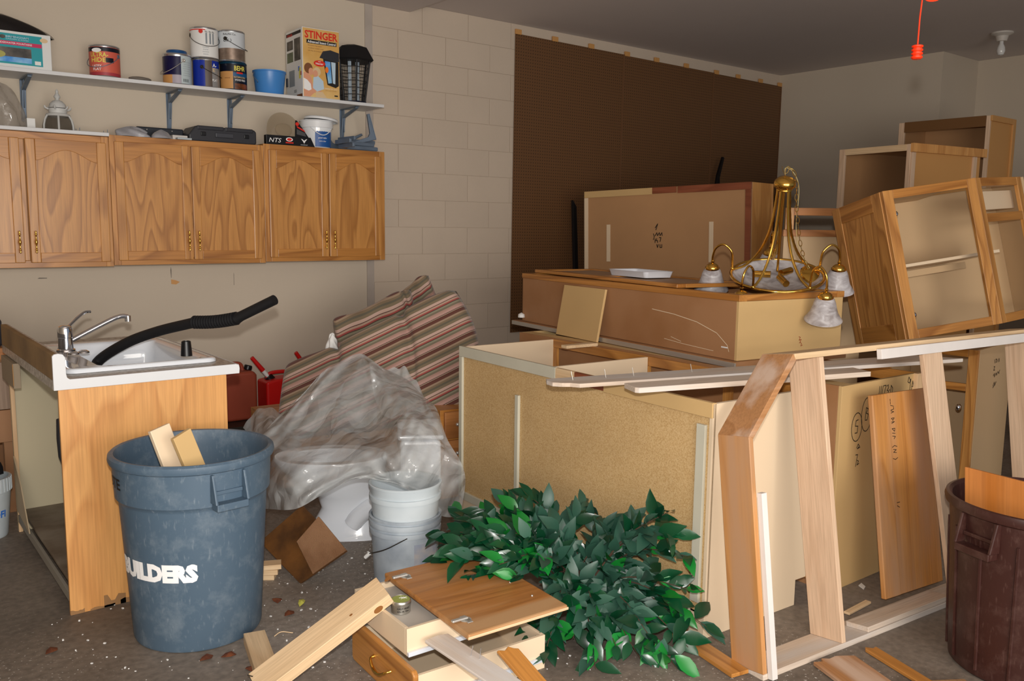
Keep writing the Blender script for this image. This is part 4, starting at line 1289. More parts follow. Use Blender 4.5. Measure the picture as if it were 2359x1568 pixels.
# black vacuum hose
t = thing('vacuum_hose', 'black vacuum hose with a ribbed joint sticking out of the sink', 'hose', (0, 0, 0))
pts = spline([(0.95, 4.15, 0.79), (0.950, 4.340, 0.839), (1.049, 4.240, 0.935), (1.157, 4.101, 1.001), (1.271, 3.905, 1.057)], 26)
MB().tube(pts, 0.024, 14).build('tube', 'blackmat', t, smooth=True)
a, b2 = Vector((1.268, 3.908, 1.057)), Vector((1.388, 3.715, 1.085))
mb = MB()
path, rr = [], []
n = 64
for i in range(n + 1):
    u = i / n
    path.append(a.lerp(b2, u) + Vector((0, 0, -0.006 * math.sin(PI * u))))
    rr.append(0.024 + 0.006 * (1 if i % 4 < 2 else -0.4))
mb.tube(path, rr, 14)
mb.build('ribbed_joint', 'blackmat', t, smooth=30)
MB().tube([b2, b2.lerp(Vector((1.493, 3.545, 1.175)), 0.12), Vector((1.493, 3.545, 1.175))], [0.026, 0.022, 0.022], 14).build('nozzle', 'blackmat', t, smooth=40)
q = Vector((1.180, 3.755, 0.932))
tag(MB().lathe([(0.001, 0), (0.024, 0), (0.021, 0.04), (0.019, 0.062), (0.015, 0.064), (0.014, 0.05), (0.001, 0.05)], 20).build('rubber_stopper', 'black', None, smooth=40, loc=q), 'small black rubber cup standing on the sink rim', 'stopper')

# ================================================================ grey trash can
GX, GY = 1.0, 3.15
t = thing('trash_can', 'big grey-blue round trash can with white stencil letters', 'trash can', (GX, GY, 0))
prof = [(0.001, 0.004), (0.215, 0.0), (0.222, 0.004), (0.226, 0.014), (0.256, 0.515), (0.257, 0.522), (0.268, 0.535), (0.273, 0.64), (0.274, 0.652), (0.283, 0.657), (0.287, 0.668), (0.285, 0.682), (0.277, 0.689), (0.266, 0.687), (0.262, 0.676), (0.258, 0.63), (0.252, 0.53), (0.222, 0.03), (0.001, 0.02)]
MB().lathe(prof, 72).build('body', 'can', t, smooth=35)
def can_handle(t, ang, R, z, m, w=0.115):
    X = Matrix.Rotation(ang, 4, 'Z') @ Matrix.Translation((R, 0, z))
    mb = MB()
    mb.prism([(-w / 2, -0.06), (w / 2, -0.06), (w / 2, -0.035), (-w / 2, -0.035)], -0.01, 0.034, 0, X=X)
    for s in (-1, 1):
        mb.prism([(-0.012, 0.065), (0.008, 0.065), (0.034, -0.036), (-0.012, -0.036)], s * w / 2 - 0.005, s * w / 2 + 0.005, 1, X=X)
    mb.box((-0.012, -w / 2 + 0.006, -0.01), (0.004, w / 2 - 0.006, 0.004), X=X)
    return mb.build('handle', m, t, bevel=0.003)
ca = math.atan2(-GY, -GX)
can_handle(t, ca + 0.42, 0.272, 0.585, 'can')
can_handle(t, ca + 0.42 + PI, 0.272, 0.585, 'can')
text('BRUTE', 0.19, 0.04, 'ink', t, (0, 0, 0.60), wrap=(0.2725, ca - 1.42, 0.05), bold=0.02, name='black_lettering')
text('BUILDERS', 0.33, 0.068, 'inkwhite', t, (0, 0, 0.30), wrap=(0.2455, ca - 0.66, 0.06), bold=0.07, name='white_stencil')
# two offcuts in it
board('wood_offcut', 'cream board offcut sticking out of the grey trash can', 'board', (0.965, 3.02, 0.40), (0.859, 3.081, 0.790), 0.078, 0.018, (0.3, -1, 0.2), 'mela', 'offcuts in the grey can')
board('wood_offcut', 'yellow pine offcut sticking out of the grey trash can', 'board', (1.03, 3.0, 0.42), (0.905, 2.992, 0.781), 0.075, 0.018, (0.3, -1, 0.2), 'mdf', 'offcuts in the grey can')

# ================================================================ left edge, behind the sink cabinet
t = thing('plastic_pail', 'white ribbed pail with blue lettering behind the sink cabinet', 'pail', (0.505, 4.68, 0))
MB().lathe([(0.001, 0.0), (0.085, 0.0), (0.09, 0.01), (0.11, 0.22), (0.114, 0.222), (0.114, 0.29), (0.104, 0.29), (0.1, 0.23), (0.001, 0.23)], 36).build('body', 'bucket', t, smooth=40)
mb = MB()
for i in range(36):
    a = 2 * PI * i / 36
    mb.box((0.113, -0.003, 0.225), (0.1165, 0.003, 0.288), X=Matrix.Rotation(a, 4, 'Z'))
o = mb.build('rim_ribs', 'bucket', t); o['kind'] = 'stuff'
text('PROFI', 0.11, 0.035, 'inkblue', t, (0, 0, 0.12), wrap=(0.103, math.atan2(-4.66, -0.485) + 0.35, 0.09), bold=0.03, name='blue_lettering')
tag(lump(0.13, 0.13, 0.2, 12, 0.7, amp=0.1).build('dark_sack', mat('black_cloth', '#0c0d14', 0.8), None, smooth='all', loc=(0.44, 4.74, 0.292)), 'dark cloth sack resting on the white pail', 'sack')
t = thing('wooden_stand', 'rough wooden stand at the left edge behind the sink cabinet', 'stand', (0.38, 5.0, 0))
for (x, y) in ((0, 0), (0.26, 0), (0, 0.4), (0.26, 0.4)):
    B((x, y, 0), (x + 0.05, y + 0.05, 0.80), 'leg', 'hardboard2', t)
B((-0.02, -0.02, 0.801), (0.33, 0.47, 0.86), 'top', 'oak_red', t)
B((-0.02, -0.035, 0.55), (0.33, -0.021, 0.79), 'front_board', wood('grey_weathered', '#a38d7c', '#7d6656', 2, 1.3, 7, 0.8), t)
B((-0.02, -0.03, 0.38), (0.33, -0.001, 0.545), 'lower_board', 'hardboard2', t)
t = thing('black_device', 'black appliance with a coiled cord on the wooden stand', 'appliance', (0.47, 5.08, 0.862))
B((-0.1, -0.05, 0), (0.20, 0.2, 0.14), 'case', 'darkgrey', t, 0.015)
MB().tube([(0.1 + 0.03 * math.cos(a), -0.056, 0.04 + 0.03 * math.sin(a)) for a in [2 * PI * i / 14 for i in range(14)]], 0.004, 6, closed=True).build('cord', 'black', t)

# ================================================================ fuel cans on a low bench by the wall
t = thing('low_bench', 'low dark bench by the wall carrying the fuel cans', 'bench', (1.86, 5.25, 0))
B((0, 0, 0.2), (0.95, 0.4, 0.228), 'top', 'dirty', t)
for (x, y) in ((0.02, 0.02), (0.88, 0.02), (0.02, 0.33), (0.88, 0.33)):
    B((x, y, 0), (x + 0.05, y + 0.05, 0.199), 'leg', 'dirty', t)
def fuel_can(loc, w, d, h, m, lab, spout=None, cap=True, rz=0.0):
    t = thing('fuel_can', lab, 'fuel can', loc, (0, 0, rz), 'plastic fuel cans by the wall')
    mb = MB()
    mb.prism([(0, 0), (w, 0), (w, h * 0.80), (w * 0.92, h * 0.87), (w * 0.3, h * 0.87), (w * 0.0, h * 0.82)], 0, d, 1)
    mb.build('body', m, t, bevel=0.02, seg=4)
    MB().tube(spline([(w * 0.12, d / 2, h * 0.80), (w * 0.2, d / 2, h * 0.97), (w * 0.5, d / 2, h * 1.0), (w * 0.68, d / 2, h * 0.97), (w * 0.74, d / 2, h * 0.82)], 18), 0.013, 8).build('grip', m, t, smooth=True)
    if cap:
        MB().lathe([(0.001, 0.032), (0.022, 0.032), (0.026, 0.026), (0.026, 0.004), (0.02, 0)], 14).build('cap', 'black', t, smooth=30, loc=(w * 0.86, d / 2, h * 0.865), rot=(0, 0.3, 0))
    if spout:
        a = Vector((spout[0], d / 2, h * 0.84)); dr = Vector(spout[1]).normalized()
        MB().tube([a - dr * 0.01, a + dr * 0.03], [0.032, 0.028], 14).build('spout_collar', 'black', t, smooth=40)
        MB().tube([a + dr * 0.03, a + dr * 0.08], 0.014, 12).build('spout_neck', 'paper', t, smooth=40)
        MB().tube([a + dr * 0.08, a + dr * 0.10, a + dr * 0.20], [0.017, 0.016, 0.013], 12).build('spout_tip', 'red', t, smooth=40)
    return t
fuel_can((1.90, 5.40, 0.229), 0.245, 0.17, 0.365, 'maroon', 'faded maroon fuel can with a black cap beside the sink cabinet')
fuel_can((2.215, 5.42, 0.229), 0.26, 0.17, 0.28, 'red', 'bright red fuel can with a slanting red spout', (0.06, (-0.62, 0, 0.78)), cap=False)
fuel_can((2.52, 5.42, 0.229), 0.26, 0.17, 0.28, 'red', 'red fuel can mostly hidden behind the striped cushion', (0.05, (-0.55, 0, 0.83)), cap=False)

# ================================================================ striped cushions
def bil(c, u, v):
    a, b2, c2, d = [Vector(p) for p in c]          # UL, UR, LR, LL ; u right, v down
    return a.lerp(b2, u).lerp(d.lerp(c2, u), v)
def cushion(name, lab, corners, th, seams, m='stripe', bulge=0.0):
    """puffy slab over four corners; the object's x runs along the length so the stripes follow it"""
    UL, UR, LR, LL = [Vector(p) for p in corners]
    x = (UR - UL).normalized()
    nrm = x.cross(LL - UL).normalized()
    if nrm.dot(CAM - UL) < 0:
        nrm = -nrm
    yv = nrm.cross(x)
    X = Matrix(((x.x, yv.x, nrm.x, UL.x), (x.y, yv.y, nrm.y, UL.y), (x.z, yv.z, nrm.z, UL.z), (0, 0, 0, 1)))
    Xi = X.inverted()
    def surf(s):
        def fn(u, v):
            p = bil(corners, u, v)
            e = min(1, 16 * min(u, 1 - u)) ; e2 = min(1, 9 * min(v, 1 - v))
            k = (1 - (1 - e) ** 2) ** 0.5 * (1 - (1 - e2) ** 2) ** 0.5
            for q in seams:
                k *= 1 - 0.6 * math.exp(-((u - q - 0.02 * math.sin(3 * v)) / 0.02) ** 2)
            out = nrm * (s * th * k + 0.006 * math.sin(17 * u + 4 * v))
            out += yv * (0.01 * math.sin(9 * u + 1) * (1 - v)) + (UR - UL).normalized() * bulge * math.sin(PI * v) * (u ** 3)
            return Xi @ (p + out)
        return fn
    mb = MB()
    mb.grid(surf(1), 60, 26)
    mb.grid(lambda u, v: surf(-1)(1 - u, v), 60, 26)
    o = mb.build('cushion_cover', m, None, smooth='all')
    o.name = name
    bm = bmesh.new(); bm.from_mesh(o.data); bmesh.ops.remove_doubles(bm, verts=bm.verts, dist=0.002); bmesh.ops.recalc_face_normals(bm, faces=bm.faces); bm.to_mesh(o.data); bm.free()
    o.matrix_world = X
    tag(o, lab, 'cushion')
    o['group'] = 'striped lounger cushions'
    return o
cushion('lounger_cushion', 'long striped lounger cushion sloping down to the left with two seams', [(2.034, 4.673, 0.638), (2.916, 4.251, 1.120), (2.820, 3.953, 0.419), (1.828, 4.342, 0.380)], 0.085, (0.30, 0.68), bulge=0.10)
cushion('lounger_cushion', 'folded striped cushion lying behind the long one, low on the left', [(2.399, 4.815, 0.905), (2.809, 4.591, 1.112), (2.769, 4.378, 0.799), (2.373, 4.671, 0.690)], 0.05, (0.9,))
cushion('lounger_cushion', 'narrow striped headrest cushion poking up at the top of the pile', [(2.781, 4.791, 1.029), (2.981, 4.661, 1.190), (3.004, 4.547, 0.996), (2.797, 4.623, 0.865)], 0.045, ())
# white rag behind the cushions
tag(lump(0.035, 0.03, 0.1, 21, 0.8, amp=0.2).build('rag', 'paper', None, smooth='all', loc=Vector((2.293, 4.618, 0.761))), 'white rag tucked behind the left end of the striped cushions', 'rag')
# oak drawer unit that carries the cushions
t = thing('drawer_cabinet', 'oak drawer cabinet under the striped cushions, mostly hidden', 'cabinet', (1.95, 4.55, 0), (0, 0, -0.05))
B((0, 0.02, 0), (1.0, 0.55, 0.38), 'body', 'oak_h', t)
for k in range(2):
    for j in range(2):
        d = B((0.02 + 0.49 * j, 0.0, 0.02 + 0.18 * k), (0.49 + 0.49 * j, 0.019, 0.185 + 0.18 * k), 'drawer', 'oak_h', t, 0.004)
        MB().ball((0.255 + 0.49 * j, -0.012, 0.10 + 0.18 * k), 0.012).build('knob', 'brass', d, smooth='all')
t = thing('drawer_cabinet', 'dark oak drawer front showing between the plastic sheet and the particle board', 'cabinet', (2.56, 3.86, 0), (0, 0, -0.1))
B((0, 0.02, 0.0), (0.5, 0.3, 0.50), 'body', 'oak_h', t)
for k in range(3):
    d = B((0.02, 0.0, 0.02 + 0.16 * k), (0.48, 0.019, 0.17 + 0.16 * k), 'drawer', 'oak_red', t, 0.004)
    MB().ball((0.09, -0.012, 0.1 + 0.16 * k), 0.01).build('knob', 'zinc', d, smooth='all')

# ================================================================ toilet under the sheet
t = thing('toilet', 'white porcelain toilet half covered by a milky plastic sheet', 'toilet', (1.98, 3.66, 0), (0, 0, math.radians(150)))
def oval(cx, rx, ry, z, n=28, egg=0.0):
    return [Vector((cx + rx * math.cos(a) * (1 + egg * (1 if math.cos(a) > 0 else 0)), ry * math.sin(a), z)) for a in [2 * PI * i / n for i in range(n)]]
loft([oval(0.05, 0.25, 0.115, 0.0), oval(0.05, 0.245, 0.11, 0.04), oval(0.04, 0.21, 0.095, 0.06), oval(0.03, 0.18, 0.085, 0.14), oval(0.05, 0.18, 0.095, 0.20), oval(0.11, 0.21, 0.14, 0.27), oval(0.15, 0.25, 0.175, 0.34), oval(0.16, 0.27, 0.19, 0.385), oval(0.16, 0.265, 0.185, 0.398), oval(0.17, 0.20, 0.13, 0.395), oval(0.16, 0.15, 0.10, 0.30), oval(0.14, 0.08, 0.06, 0.22)], cap0=True, cap1=True).build('bowl', 'porcelain', t, smooth=60)
MB().tube(spline([(-0.12, 0.07, 0.05), (-0.14, 0.075, 0.12), (-0.06, 0.085, 0.17), (0.02, 0.08, 0.12), (0.06, 0.075, 0.07)], 20), 0.045, 12).build('trap_way', 'porcelain', t, smooth=True)
MB().tube(spline([(-0.12, -0.07, 0.05), (-0.14, -0.075, 0.12), (-0.06, -0.085, 0.17), (0.02, -0.08, 0.12), (0.06, -0.075, 0.07)], 20), 0.045, 12).build('trap_way', 'porcelain', t, smooth=True)
B((-0.36, -0.17, 0.30), (-0.17, 0.17, 0.50), 'tank', 'porcelain', t, 0.02, seg=3)
B((-0.372, -0.18, 0.501), (-0.158, 0.18, 0.525), 'tank_lid', 'porcelain', t, 0.01, seg=3)

# ================================================================ milky plastic sheet (draped by control points)
rows = [
    [(1.807, 3.958, 0.668), (1.912, 3.955, 0.767), (2.016, 3.946, 0.815), (2.091, 3.892, 0.849), (2.194, 3.863, 0.776), (2.295, 3.774, 0.712), (2.323, 3.674, 0.634)],
    [(1.677, 3.978, 0.560), (1.760, 3.859, 0.625), (1.880, 3.775, 0.689), (2.004, 3.655, 0.705), (2.051, 3.451, 0.702), (2.099, 3.320, 0.683), (2.127, 3.258, 0.679)],
    [(1.565, 3.924, 0.478), (1.641, 3.699, 0.493), (1.768, 3.555, 0.534), (1.881, 3.434, 0.573), (1.895, 3.189, 0.629), (1.980, 3.097, 0.635), (2.076, 3.089, 0.575)],
    [(1.523, 3.878, 0.389), (1.550, 3.544, 0.439), (1.657, 3.377, 0.480), (1.736, 3.171, 0.541), (1.803, 3.018, 0.555), (1.928, 2.966, 0.528), (2.061, 2.960, 0.499)],
    [(1.490, 3.761, 0.307), (1.499, 3.433, 0.377), (1.601, 3.308, 0.418), (1.697, 3.140, 0.480), (1.781, 2.982, 0.466), (1.977, 3.007, 0.388), (2.125, 3.018, 0.387)],
    [(1.486, 3.685, 0.211), (1.491, 3.374, 0.294), (1.581, 3.289, 0.364), (1.672, 3.130, 0.455), (1.794, 2.953, 0.429), (1.961, 2.976, 0.284), (2.069, 2.976, 0.253)],
]
def sheetfn(u, v):
    cols = []
    for r_ in rows:
        cols.append(spl1(r_, u))
    p = spl1(cols, v)
    rd = (CAM - p).normalized()
    w = 0.010 * math.sin(23 * u + 9 * v + 3 * math.sin(7 * v)) + 0.007 * math.sin(41 * u - 17 * v + 2 * math.sin(11 * u)) + 0.005 * math.sin(60 * (u + 0.6 * v) + 4 * math.sin(9 * u))
    w = w * 1.3 + 0.02 * abs(math.sin(5 * u - 7 * v + 0.8 * math.sin(6 * u))) - 0.014 * abs(math.sin(8 * u + 5 * v + 1.3))
    w += 0.02 * abs(math.sin(6.5 * (u * 1.2 - v) + 1.1)) ** 8 + 0.010 * abs(math.sin(9 * (u + 0.4 * v) + 0.4)) ** 14
    return p + rd * (w - 0.0)
def spl1(pts, t_):
    P = [Vector(p) for p in pts]
    P = [P[0] * 2 - P[1]] + P + [P[-1] * 2 - P[-2]]
    m = len(P) - 3
    t2 = t_ * m
    i = min(int(t2), m - 1)
    u = t2 - i
    a, b2, c2, d = P[i:i + 4]
    return 0.5 * ((2 * b2) + (c2 - a) * u + (2 * a - 5 * b2 + 4 * c2 - d) * u * u + (3 * b2 - 3 * c2 + d - a) * u ** 3)
t = thing('plastic_sheet', 'crumpled milky plastic sheet thrown over the toilet and buckets', 'sheet', (0, 0, 0))
MB().grid(sheetfn, 110, 90).build('drape', 'sheet', t, smooth='all')
# its folded back part
rows_b = [
    [(2.168, 3.951, 0.790), (2.279, 3.921, 0.749), (2.333, 3.880, 0.761), (2.381, 3.829, 0.683)],
    [(2.175, 3.921, 0.645), (2.263, 3.852, 0.646), (2.342, 3.788, 0.636), (2.391, 3.740, 0.582)],
    [(2.152, 3.792, 0.534), (2.238, 3.724, 0.535), (2.325, 3.656, 0.536), (2.359, 3.628, 0.526)]]
MB().grid(lambda u, v: spl1([spl1(r_, u) for r_ in rows_b], v) + Vector((0, 0, 0.01 * math.sin(20 * u + 8 * v))), 40, 30).build('back_fold', 'sheet', t, smooth='all')
rows_c = [
    [(1.648, 4.364, 0.435), (1.717, 4.386, 0.504), (1.774, 4.346, 0.532), (1.834, 4.292, 0.495), (1.862, 4.195, 0.427)],
    [(1.653, 4.289, 0.392), (1.681, 4.212, 0.449), (1.715, 4.125, 0.472), (1.786, 4.129, 0.439), (1.836, 4.084, 0.407)],
    [(1.636, 4.164, 0.329), (1.634, 4.045, 0.378), (1.666, 3.960, 0.402), (1.715, 3.919, 0.392), (1.786, 3.926, 0.380)]]
MB().grid(lambda u, v: spl1([spl1(r_, u) for r_ in rows_c], v) + Vector((0, 0, 0.006 * math.sin(24 * u + 8 * v))), 40, 30).build('side_fold', 'sheet', t, smooth='all')

# ================================================================ carpet offcuts and buckets
def slab(name, lab, cat, corners, th, m, towards=None, group=None, bevel=0.002):
    P = [Vector(p) for p in corners]
    n = (P[1] - P[0]).cross(P[2] - P[0]).normalized()
    if n.dot((towards or CAM) - P[0]) < 0:
        n = -n
    x = (P[1] - P[0]).normalized(); y = n.cross(x)
    X = Matrix(((x.x, y.x, n.x, P[0].x), (x.y, y.y, n.y, P[0].y), (x.z, y.z, n.z, P[0].z), (0, 0, 0, 1)))
    Xi = X.inverted()
    L2 = [Xi @ p for p in P]
    o = MB().prism([(q.x, q.y) for q in L2], -th, 0, 2).build(name, m, None, bevel=bevel)
    o.matrix_world = X
    if lab:
        tag(o, lab, cat, group)
    return o
b0 = Vector((1.461, 3.278, 0.003)); b1 = Vector((1.604, 3.134, 0.158)); b3 = Vector((1.419, 3.590, 0.098))
slab('carpet_piece', 'dark brown carpet offcut propped against the toilet', 'carpet', [b0, b1, b1 + b3 - b0 + Vector((0, 0.02, 0.02)), b3], 0.014, 'carpet', group='carpet offcuts')
n_ = (CAM - b0).normalized() * 0.02
slab('carpet_piece', 'paler brown square of carpet lying on the darker offcut', 'carpet', [b0.lerp(b1, 0.28) + n_, b1 + n_ * 0.95, Vector((1.548, 3.274, 0.276)) + n_ * 0.8, Vector((1.426, 3.303, 0.180)) + n_], 0.008, 'carpet2', group='carpet offcuts')
for k in range(3):
    q = Vector((1.382, 3.419, 0.000)) + Vector((0, 0, 0.022 * k))
    tag(B((-0.06, -0.03, 0.0), (0.055 - 0.012 * (2 - k), 0.03, 0.021), 'wood_scrap', 'pine', None, 0.001, loc=q, rot=(0, 0, -0.6 + 0.1 * k)), ['bottom one of three small pine scraps beside the grey can', 'middle one of three small pine scraps beside the grey can', 'top one of three small pine scraps beside the grey can'][k], 'wood scrap', 'stacked pine scraps')
def pail5(t, h, r0, r1, m, rings):
    prof = [(0.001, 0.0), (r0 - 0.006, 0.0), (r0, 0.006)]
    for z in rings:
        rz = r0 + (r1 - r0) * z / h
        prof += [(rz, z - 0.012), (rz + 0.008, z - 0.010), (rz + 0.009, z), (rz + 0.008, z + 0.010), (rz, z + 0.012)]
    prof += [(r1, h - 0.012), (r1 + 0.006, h - 0.010), (r1 + 0.007, h - 0.002), (r1 + 0.003, h), (r1 - 0.004, h - 0.002), (r0 - 0.006, 0.012), (0.001, 0.01)]
    return MB().lathe(prof, 56).build('body', m, t, smooth=35)
BX, BY = 1.845, 3.06
t = thing('paint_bucket', 'grimy pale grey bucket with a torn label and wire handle, lower of the two', 'bucket', (BX, BY, 0), group='nested buckets')
pail5(t, 0.30, 0.132, 0.146, 'bucketdirty', (0.235, 0.27))
c = math.atan2(-BY, -BX)
band(t, 0.1425, 0.09, 0.2, mat('torn_label_paper', '#b9b5b4', 0.7, c2='#9aa3b5', vscale=22), c + 0.25, c + 1.1, seg=14)
MB().tube(spline([(0.152 * math.cos(c + 0.05), 0.152 * math.sin(c + 0.05), 0.235), (0.165 * math.cos(c - 0.5), 0.165 * math.sin(c - 0.5), 0.19), (0.175 * math.cos(c - 1.0), 0.175 * math.sin(c - 1.0), 0.155)], 16), 0.0022, 6).build('handle', 'dirty', t, smooth=True)
MB().tube([(0.175 * math.cos(c - 1.0), 0.175 * math.sin(c - 1.0), 0.155), (0.185 * math.cos(c - 1.1), 0.185 * math.sin(c - 1.1), 0.135)], 0.008, 8).build('grip', 'paper', t, smooth=True)
t = thing('paint_bucket', 'cleaner white bucket nested in the grimy one, rim partly under the sheet', 'bucket', (BX, BY, 0.105), group='nested buckets')
pail5(t, 0.33, 0.124, 0.147, 'bucket', (0.27,))

R_ = math.radians
# ================================================================ nearest base cabinet, back towards us
L, D_, H_ = 1.705, 0.615, 0.885
t = thing('base_cabinet', 'open-topped base cabinet with its big particle board back facing the trash can', 'cabinet', (2.524, 3.639, 0), (0, 0, R_(-92.9)))
bk = B((0.0, 0.008, 0.09), (L, 0.018, H_), 'back_panel', 'chip', t, 0.001)
B((0.0, 0.02, 0.0), (0.016, D_, H_ - 0.002), 'end_panel', 'mela', t, 0.001)
ep = MB().prism([(0.001, 0.0), (D_ - 0.085, 0.0), (D_ - 0.085, 0.105), (D_ - 0.02, 0.105), (D_ - 0.02, H_ - 0.003), (0.001, H_ - 0.003)], L - 0.016, L, 0).build('end_panel', 'mela', t, bevel=0.001)
B((0.745, 0.02, 0.1), (0.761, D_ - 0.022, H_ - 0.003), 'partition', 'mela', t, 0.001)
B((0.017, 0.02, 0.10), (0.744, D_ - 0.022, 0.114), 'bottom', 'mela', t, 0.001)
B((0.762, 0.02, 0.10), (L - 0.017, D_ - 0.022, 0.114), 'bottom', 'mela', t, 0.001)
ff = B((0.0, D_ - 0.02, H_ - 0.045), (L, D_, H_ - 0.001), 'top_rail', 'oak_h', t)
B((0.0, D_ - 0.02, 0.1), (L, D_, 0.14), 'bottom_rail', 'oak_h', t)
for u in (0.0, 0.72, 1.23, L - 0.045):
    B((u, D_ - 0.0195, 0.141), (u + 0.045, D_ - 0.0005, H_ - 0.046), 'stile', 'oak_v', t)
B((0.02, D_ - 0.09, 0.0), (L - 0.02, D_ - 0.078, 0.099), 'toe_board', 'hardboard', t)
B((0.0, 0.0, 0.0), (L - 0.001, 0.007, 0.085), 'base_board', 'mela', t, 0.001)
# pale packing strips on the back
B((0.0, -0.006, H_ - 0.05), (0.80, 0.0075, H_ + 0.002), 'back_strip', 'tapestrip', t, 0.001)
B((0.801, -0.005, H_ - 0.05), (0.93, 0.0075, H_ + 0.001), 'back_strip', 'pine', t, 0.001)
B((0.931, -0.005, H_ - 0.05), (1.12, 0.0075, H_ + 0.001), 'back_strip', 'redstrip', t, 0.001)
B((1.121, -0.005, H_ - 0.055), (L, 0.0075, H_ + 0.001), 'back_strip', 'mdf', t, 0.001)
B((0.0, -0.006, 0.10), (0.028, 0.0075, H_ - 0.051), 'back_strip', 'tapestrip', t, 0.001)
B((0.50, -0.007, 0.13), (0.525, 0.0075, H_ - 0.17), 'back_strip', 'tapestrip', t, 0.001)
B((L - 0.07, -0.006, 0.13), (L - 0.03, 0.0075, H_ - 0.085), 'back_strip', 'tapestrip', t, 0.001)
B((0.03, -0.006, 0.085), (L - 0.075, 0.0075, 0.125), 'back_strip', 'tapestrip', t, 0.001)
B((0.3, D_ - 0.19, H_ - 0.002), (0.345, D_ + 0.02, H_ + 0.014), 'loose_block', 'pine', t)
for (u, v) in ((0.77, 0.5), (0.762, 0.2)):
    B((u, v, H_ - 0.10), (u + 0.035, v + 0.05, H_ - 0.07), 'hinge_plate', 'zinc', t)
# ---- two planks lying across it
plk = board('plank', 'long whitewashed moulding plank with a broken pointed tip, lying across the cabinet', 'plank', (2.135, 2.473, 0.895), (3.938, 1.815, 0.930), 0.16, 0.016, (0, 0, 1), 'white_wood', 'planks across the cabinet',
      ends=[(0.0, 0.25), (0.004, -0.02), (0.012, -0.08), (0.02, -0.16), (0.035, -0.22), (0.05, -0.40), (0.97, -0.46), (1.0, -0.44), (0.93, 0.5), (0.006, 0.5)])
for k, u in enumerate((0.1, 0.24, 0.36, 0.62)):
    MB().tube([(u, 0.02, 0.016), (u - 0.006, 0.022, 0.05)], 0.0015, 5).build('nail', 'zinc', plk)
board('plank', 'shorter whitewashed plank resting on the pointed one', 'plank', (2.256, 2.170, 0.913), (3.191, 1.811, 0.935), 0.105, 0.02, (0, 0, 1), 'white_wood', 'planks across the cabinet',
      ends=[(0.0, 0.5), (0.0, -0.38), (0.012, -0.5), (1.0, -0.5), (1.0, 0.5)])

# ================================================================ second row of base cabinets
L2, D2, H2 = 2.12, 0.613, 0.874
t = thing('base_cabinet', 'base cabinet whose yellow end panel carries circled pen marks and a number', 'cabinet', (3.212, 4.01, 0), (0, 0, R_(-90.6)))
B((0, 0, 0.0), (L2 - 0.017, 0.012, H2), 'back_panel', 'hardboard2', t, 0.001)
B((0, 0.013, 0.0), (0.016, D2, H2), 'end_panel', 'mdf', t, 0.001)
ep = MB().prism([(0.0, 0.0), (D2 - 0.07, 0.0), (D2 - 0.07, 0.1), (D2 - 0.02, 0.1), (D2 - 0.02, H2), (0.0, H2)], L2 - 0.016, L2, 0).build('end_panel', 'mdf', t, bevel=0.001)
B((0.017, 0.0125, H2 - 0.06), (L2 - 0.017, 0.09, H2), 'back_stretcher', 'mdf', t)
B((0.0, D2 - 0.02, H2 - 0.05), (L2, D2, H2), 'top_rail', 'oak_h', t)
B((0.0, D2 - 0.02, 0.1), (L2, D2, 0.14), 'bottom_rail', 'oak_h', t)
for u in (0.0, 0.7, 1.4, L2 - 0.05):
    B((u, D2 - 0.0195, 0.141), (u + 0.05, D2 - 0.0005, H2 - 0.051), 'stile', 'oak_v', t)
B((L2 - 0.001, D2 - 0.05, H2 - 0.13), (L2 + 0.02, D2 + 0.005, H2 + 0.002), 'corner_block', 'pine_v', t)
B((1.40, 0.013, 0.1), (1.416, D2 - 0.021, H2 - 0.07), 'partition', 'mela2', t)
FX_ = (PI / 2, 0, PI / 2)
def mark(strokes, sc, y, z, m='ink', r=0.0018):
    return scrawl(strokes, sc, m, t, (L2 + 0.0012, y, z), FX_, r)
mark([[(0, 0), (0.1, 1)], [(0.3, 0), (0.4, 1)], [(0.55, 0), (0.68, 1)], [(0.8, 1), (1.2, 1), (0.9, 0)], [(1.35, 0.9), (1.6, 1), (1.65, 0.7), (1.45, 0.5), (1.7, 0.4), (1.6, 0), (1.35, 0.1)], [(1.85, 0.5), (1.95, 0.45)], [(2.1, 0.0), (2.15, 0.9), (2.45, 0.6), (2.4, 0.1), (2.1, 0.0)]], 0.045, 0.28, 0.80)
mark([[(0.35, 0.6), (0.1, 0.9), (0, 0.6), (0.2, 0.5), (0.35, 0.75), (0.3, 0)], [(0.5, 0), (0.6, 0.6), (0.8, 0)], [(0.5, 0.25), (0.75, 0.25)]], 0.07, 0.515, 0.80)
circ = lambda rx, ry, cx=0, cy=0: [(cx + rx * math.cos(a), cy + ry * math.sin(a)) for a in [2 * PI * i / 22 for i in range(23)]]
mark([circ(0.7, 1.1), [(0.15, 0.55), (-0.15, 0.5), (-0.2, 0.1), (0.15, 0.05), (0.1, -0.45), (-0.2, -0.45)]], 0.055, 0.125, 0.69)
mark([circ(0.65, 1.2), [(-0.1, 0.5), (0.15, 0.4), (-0.05, 0.1), (0.2, 0.0), (0.1, -0.4), (-0.15, -0.4), (-0.1, 0.5)]], 0.06, 0.195, 0.735)
mark([[(0, 0), (0.2, 0.3), (0.4, 0.1), (0.1, -0.1), (0.5, 0.0)]], 0.05, 0.135, 0.60)
mark([[(0, 1), (0.3, 1), (0.1, 0)], [(0.3, 0.5), (0.5, 0.4), (0.3, 0.1), (0.6, 0.2)]], 0.05, 0.13, 0.52)

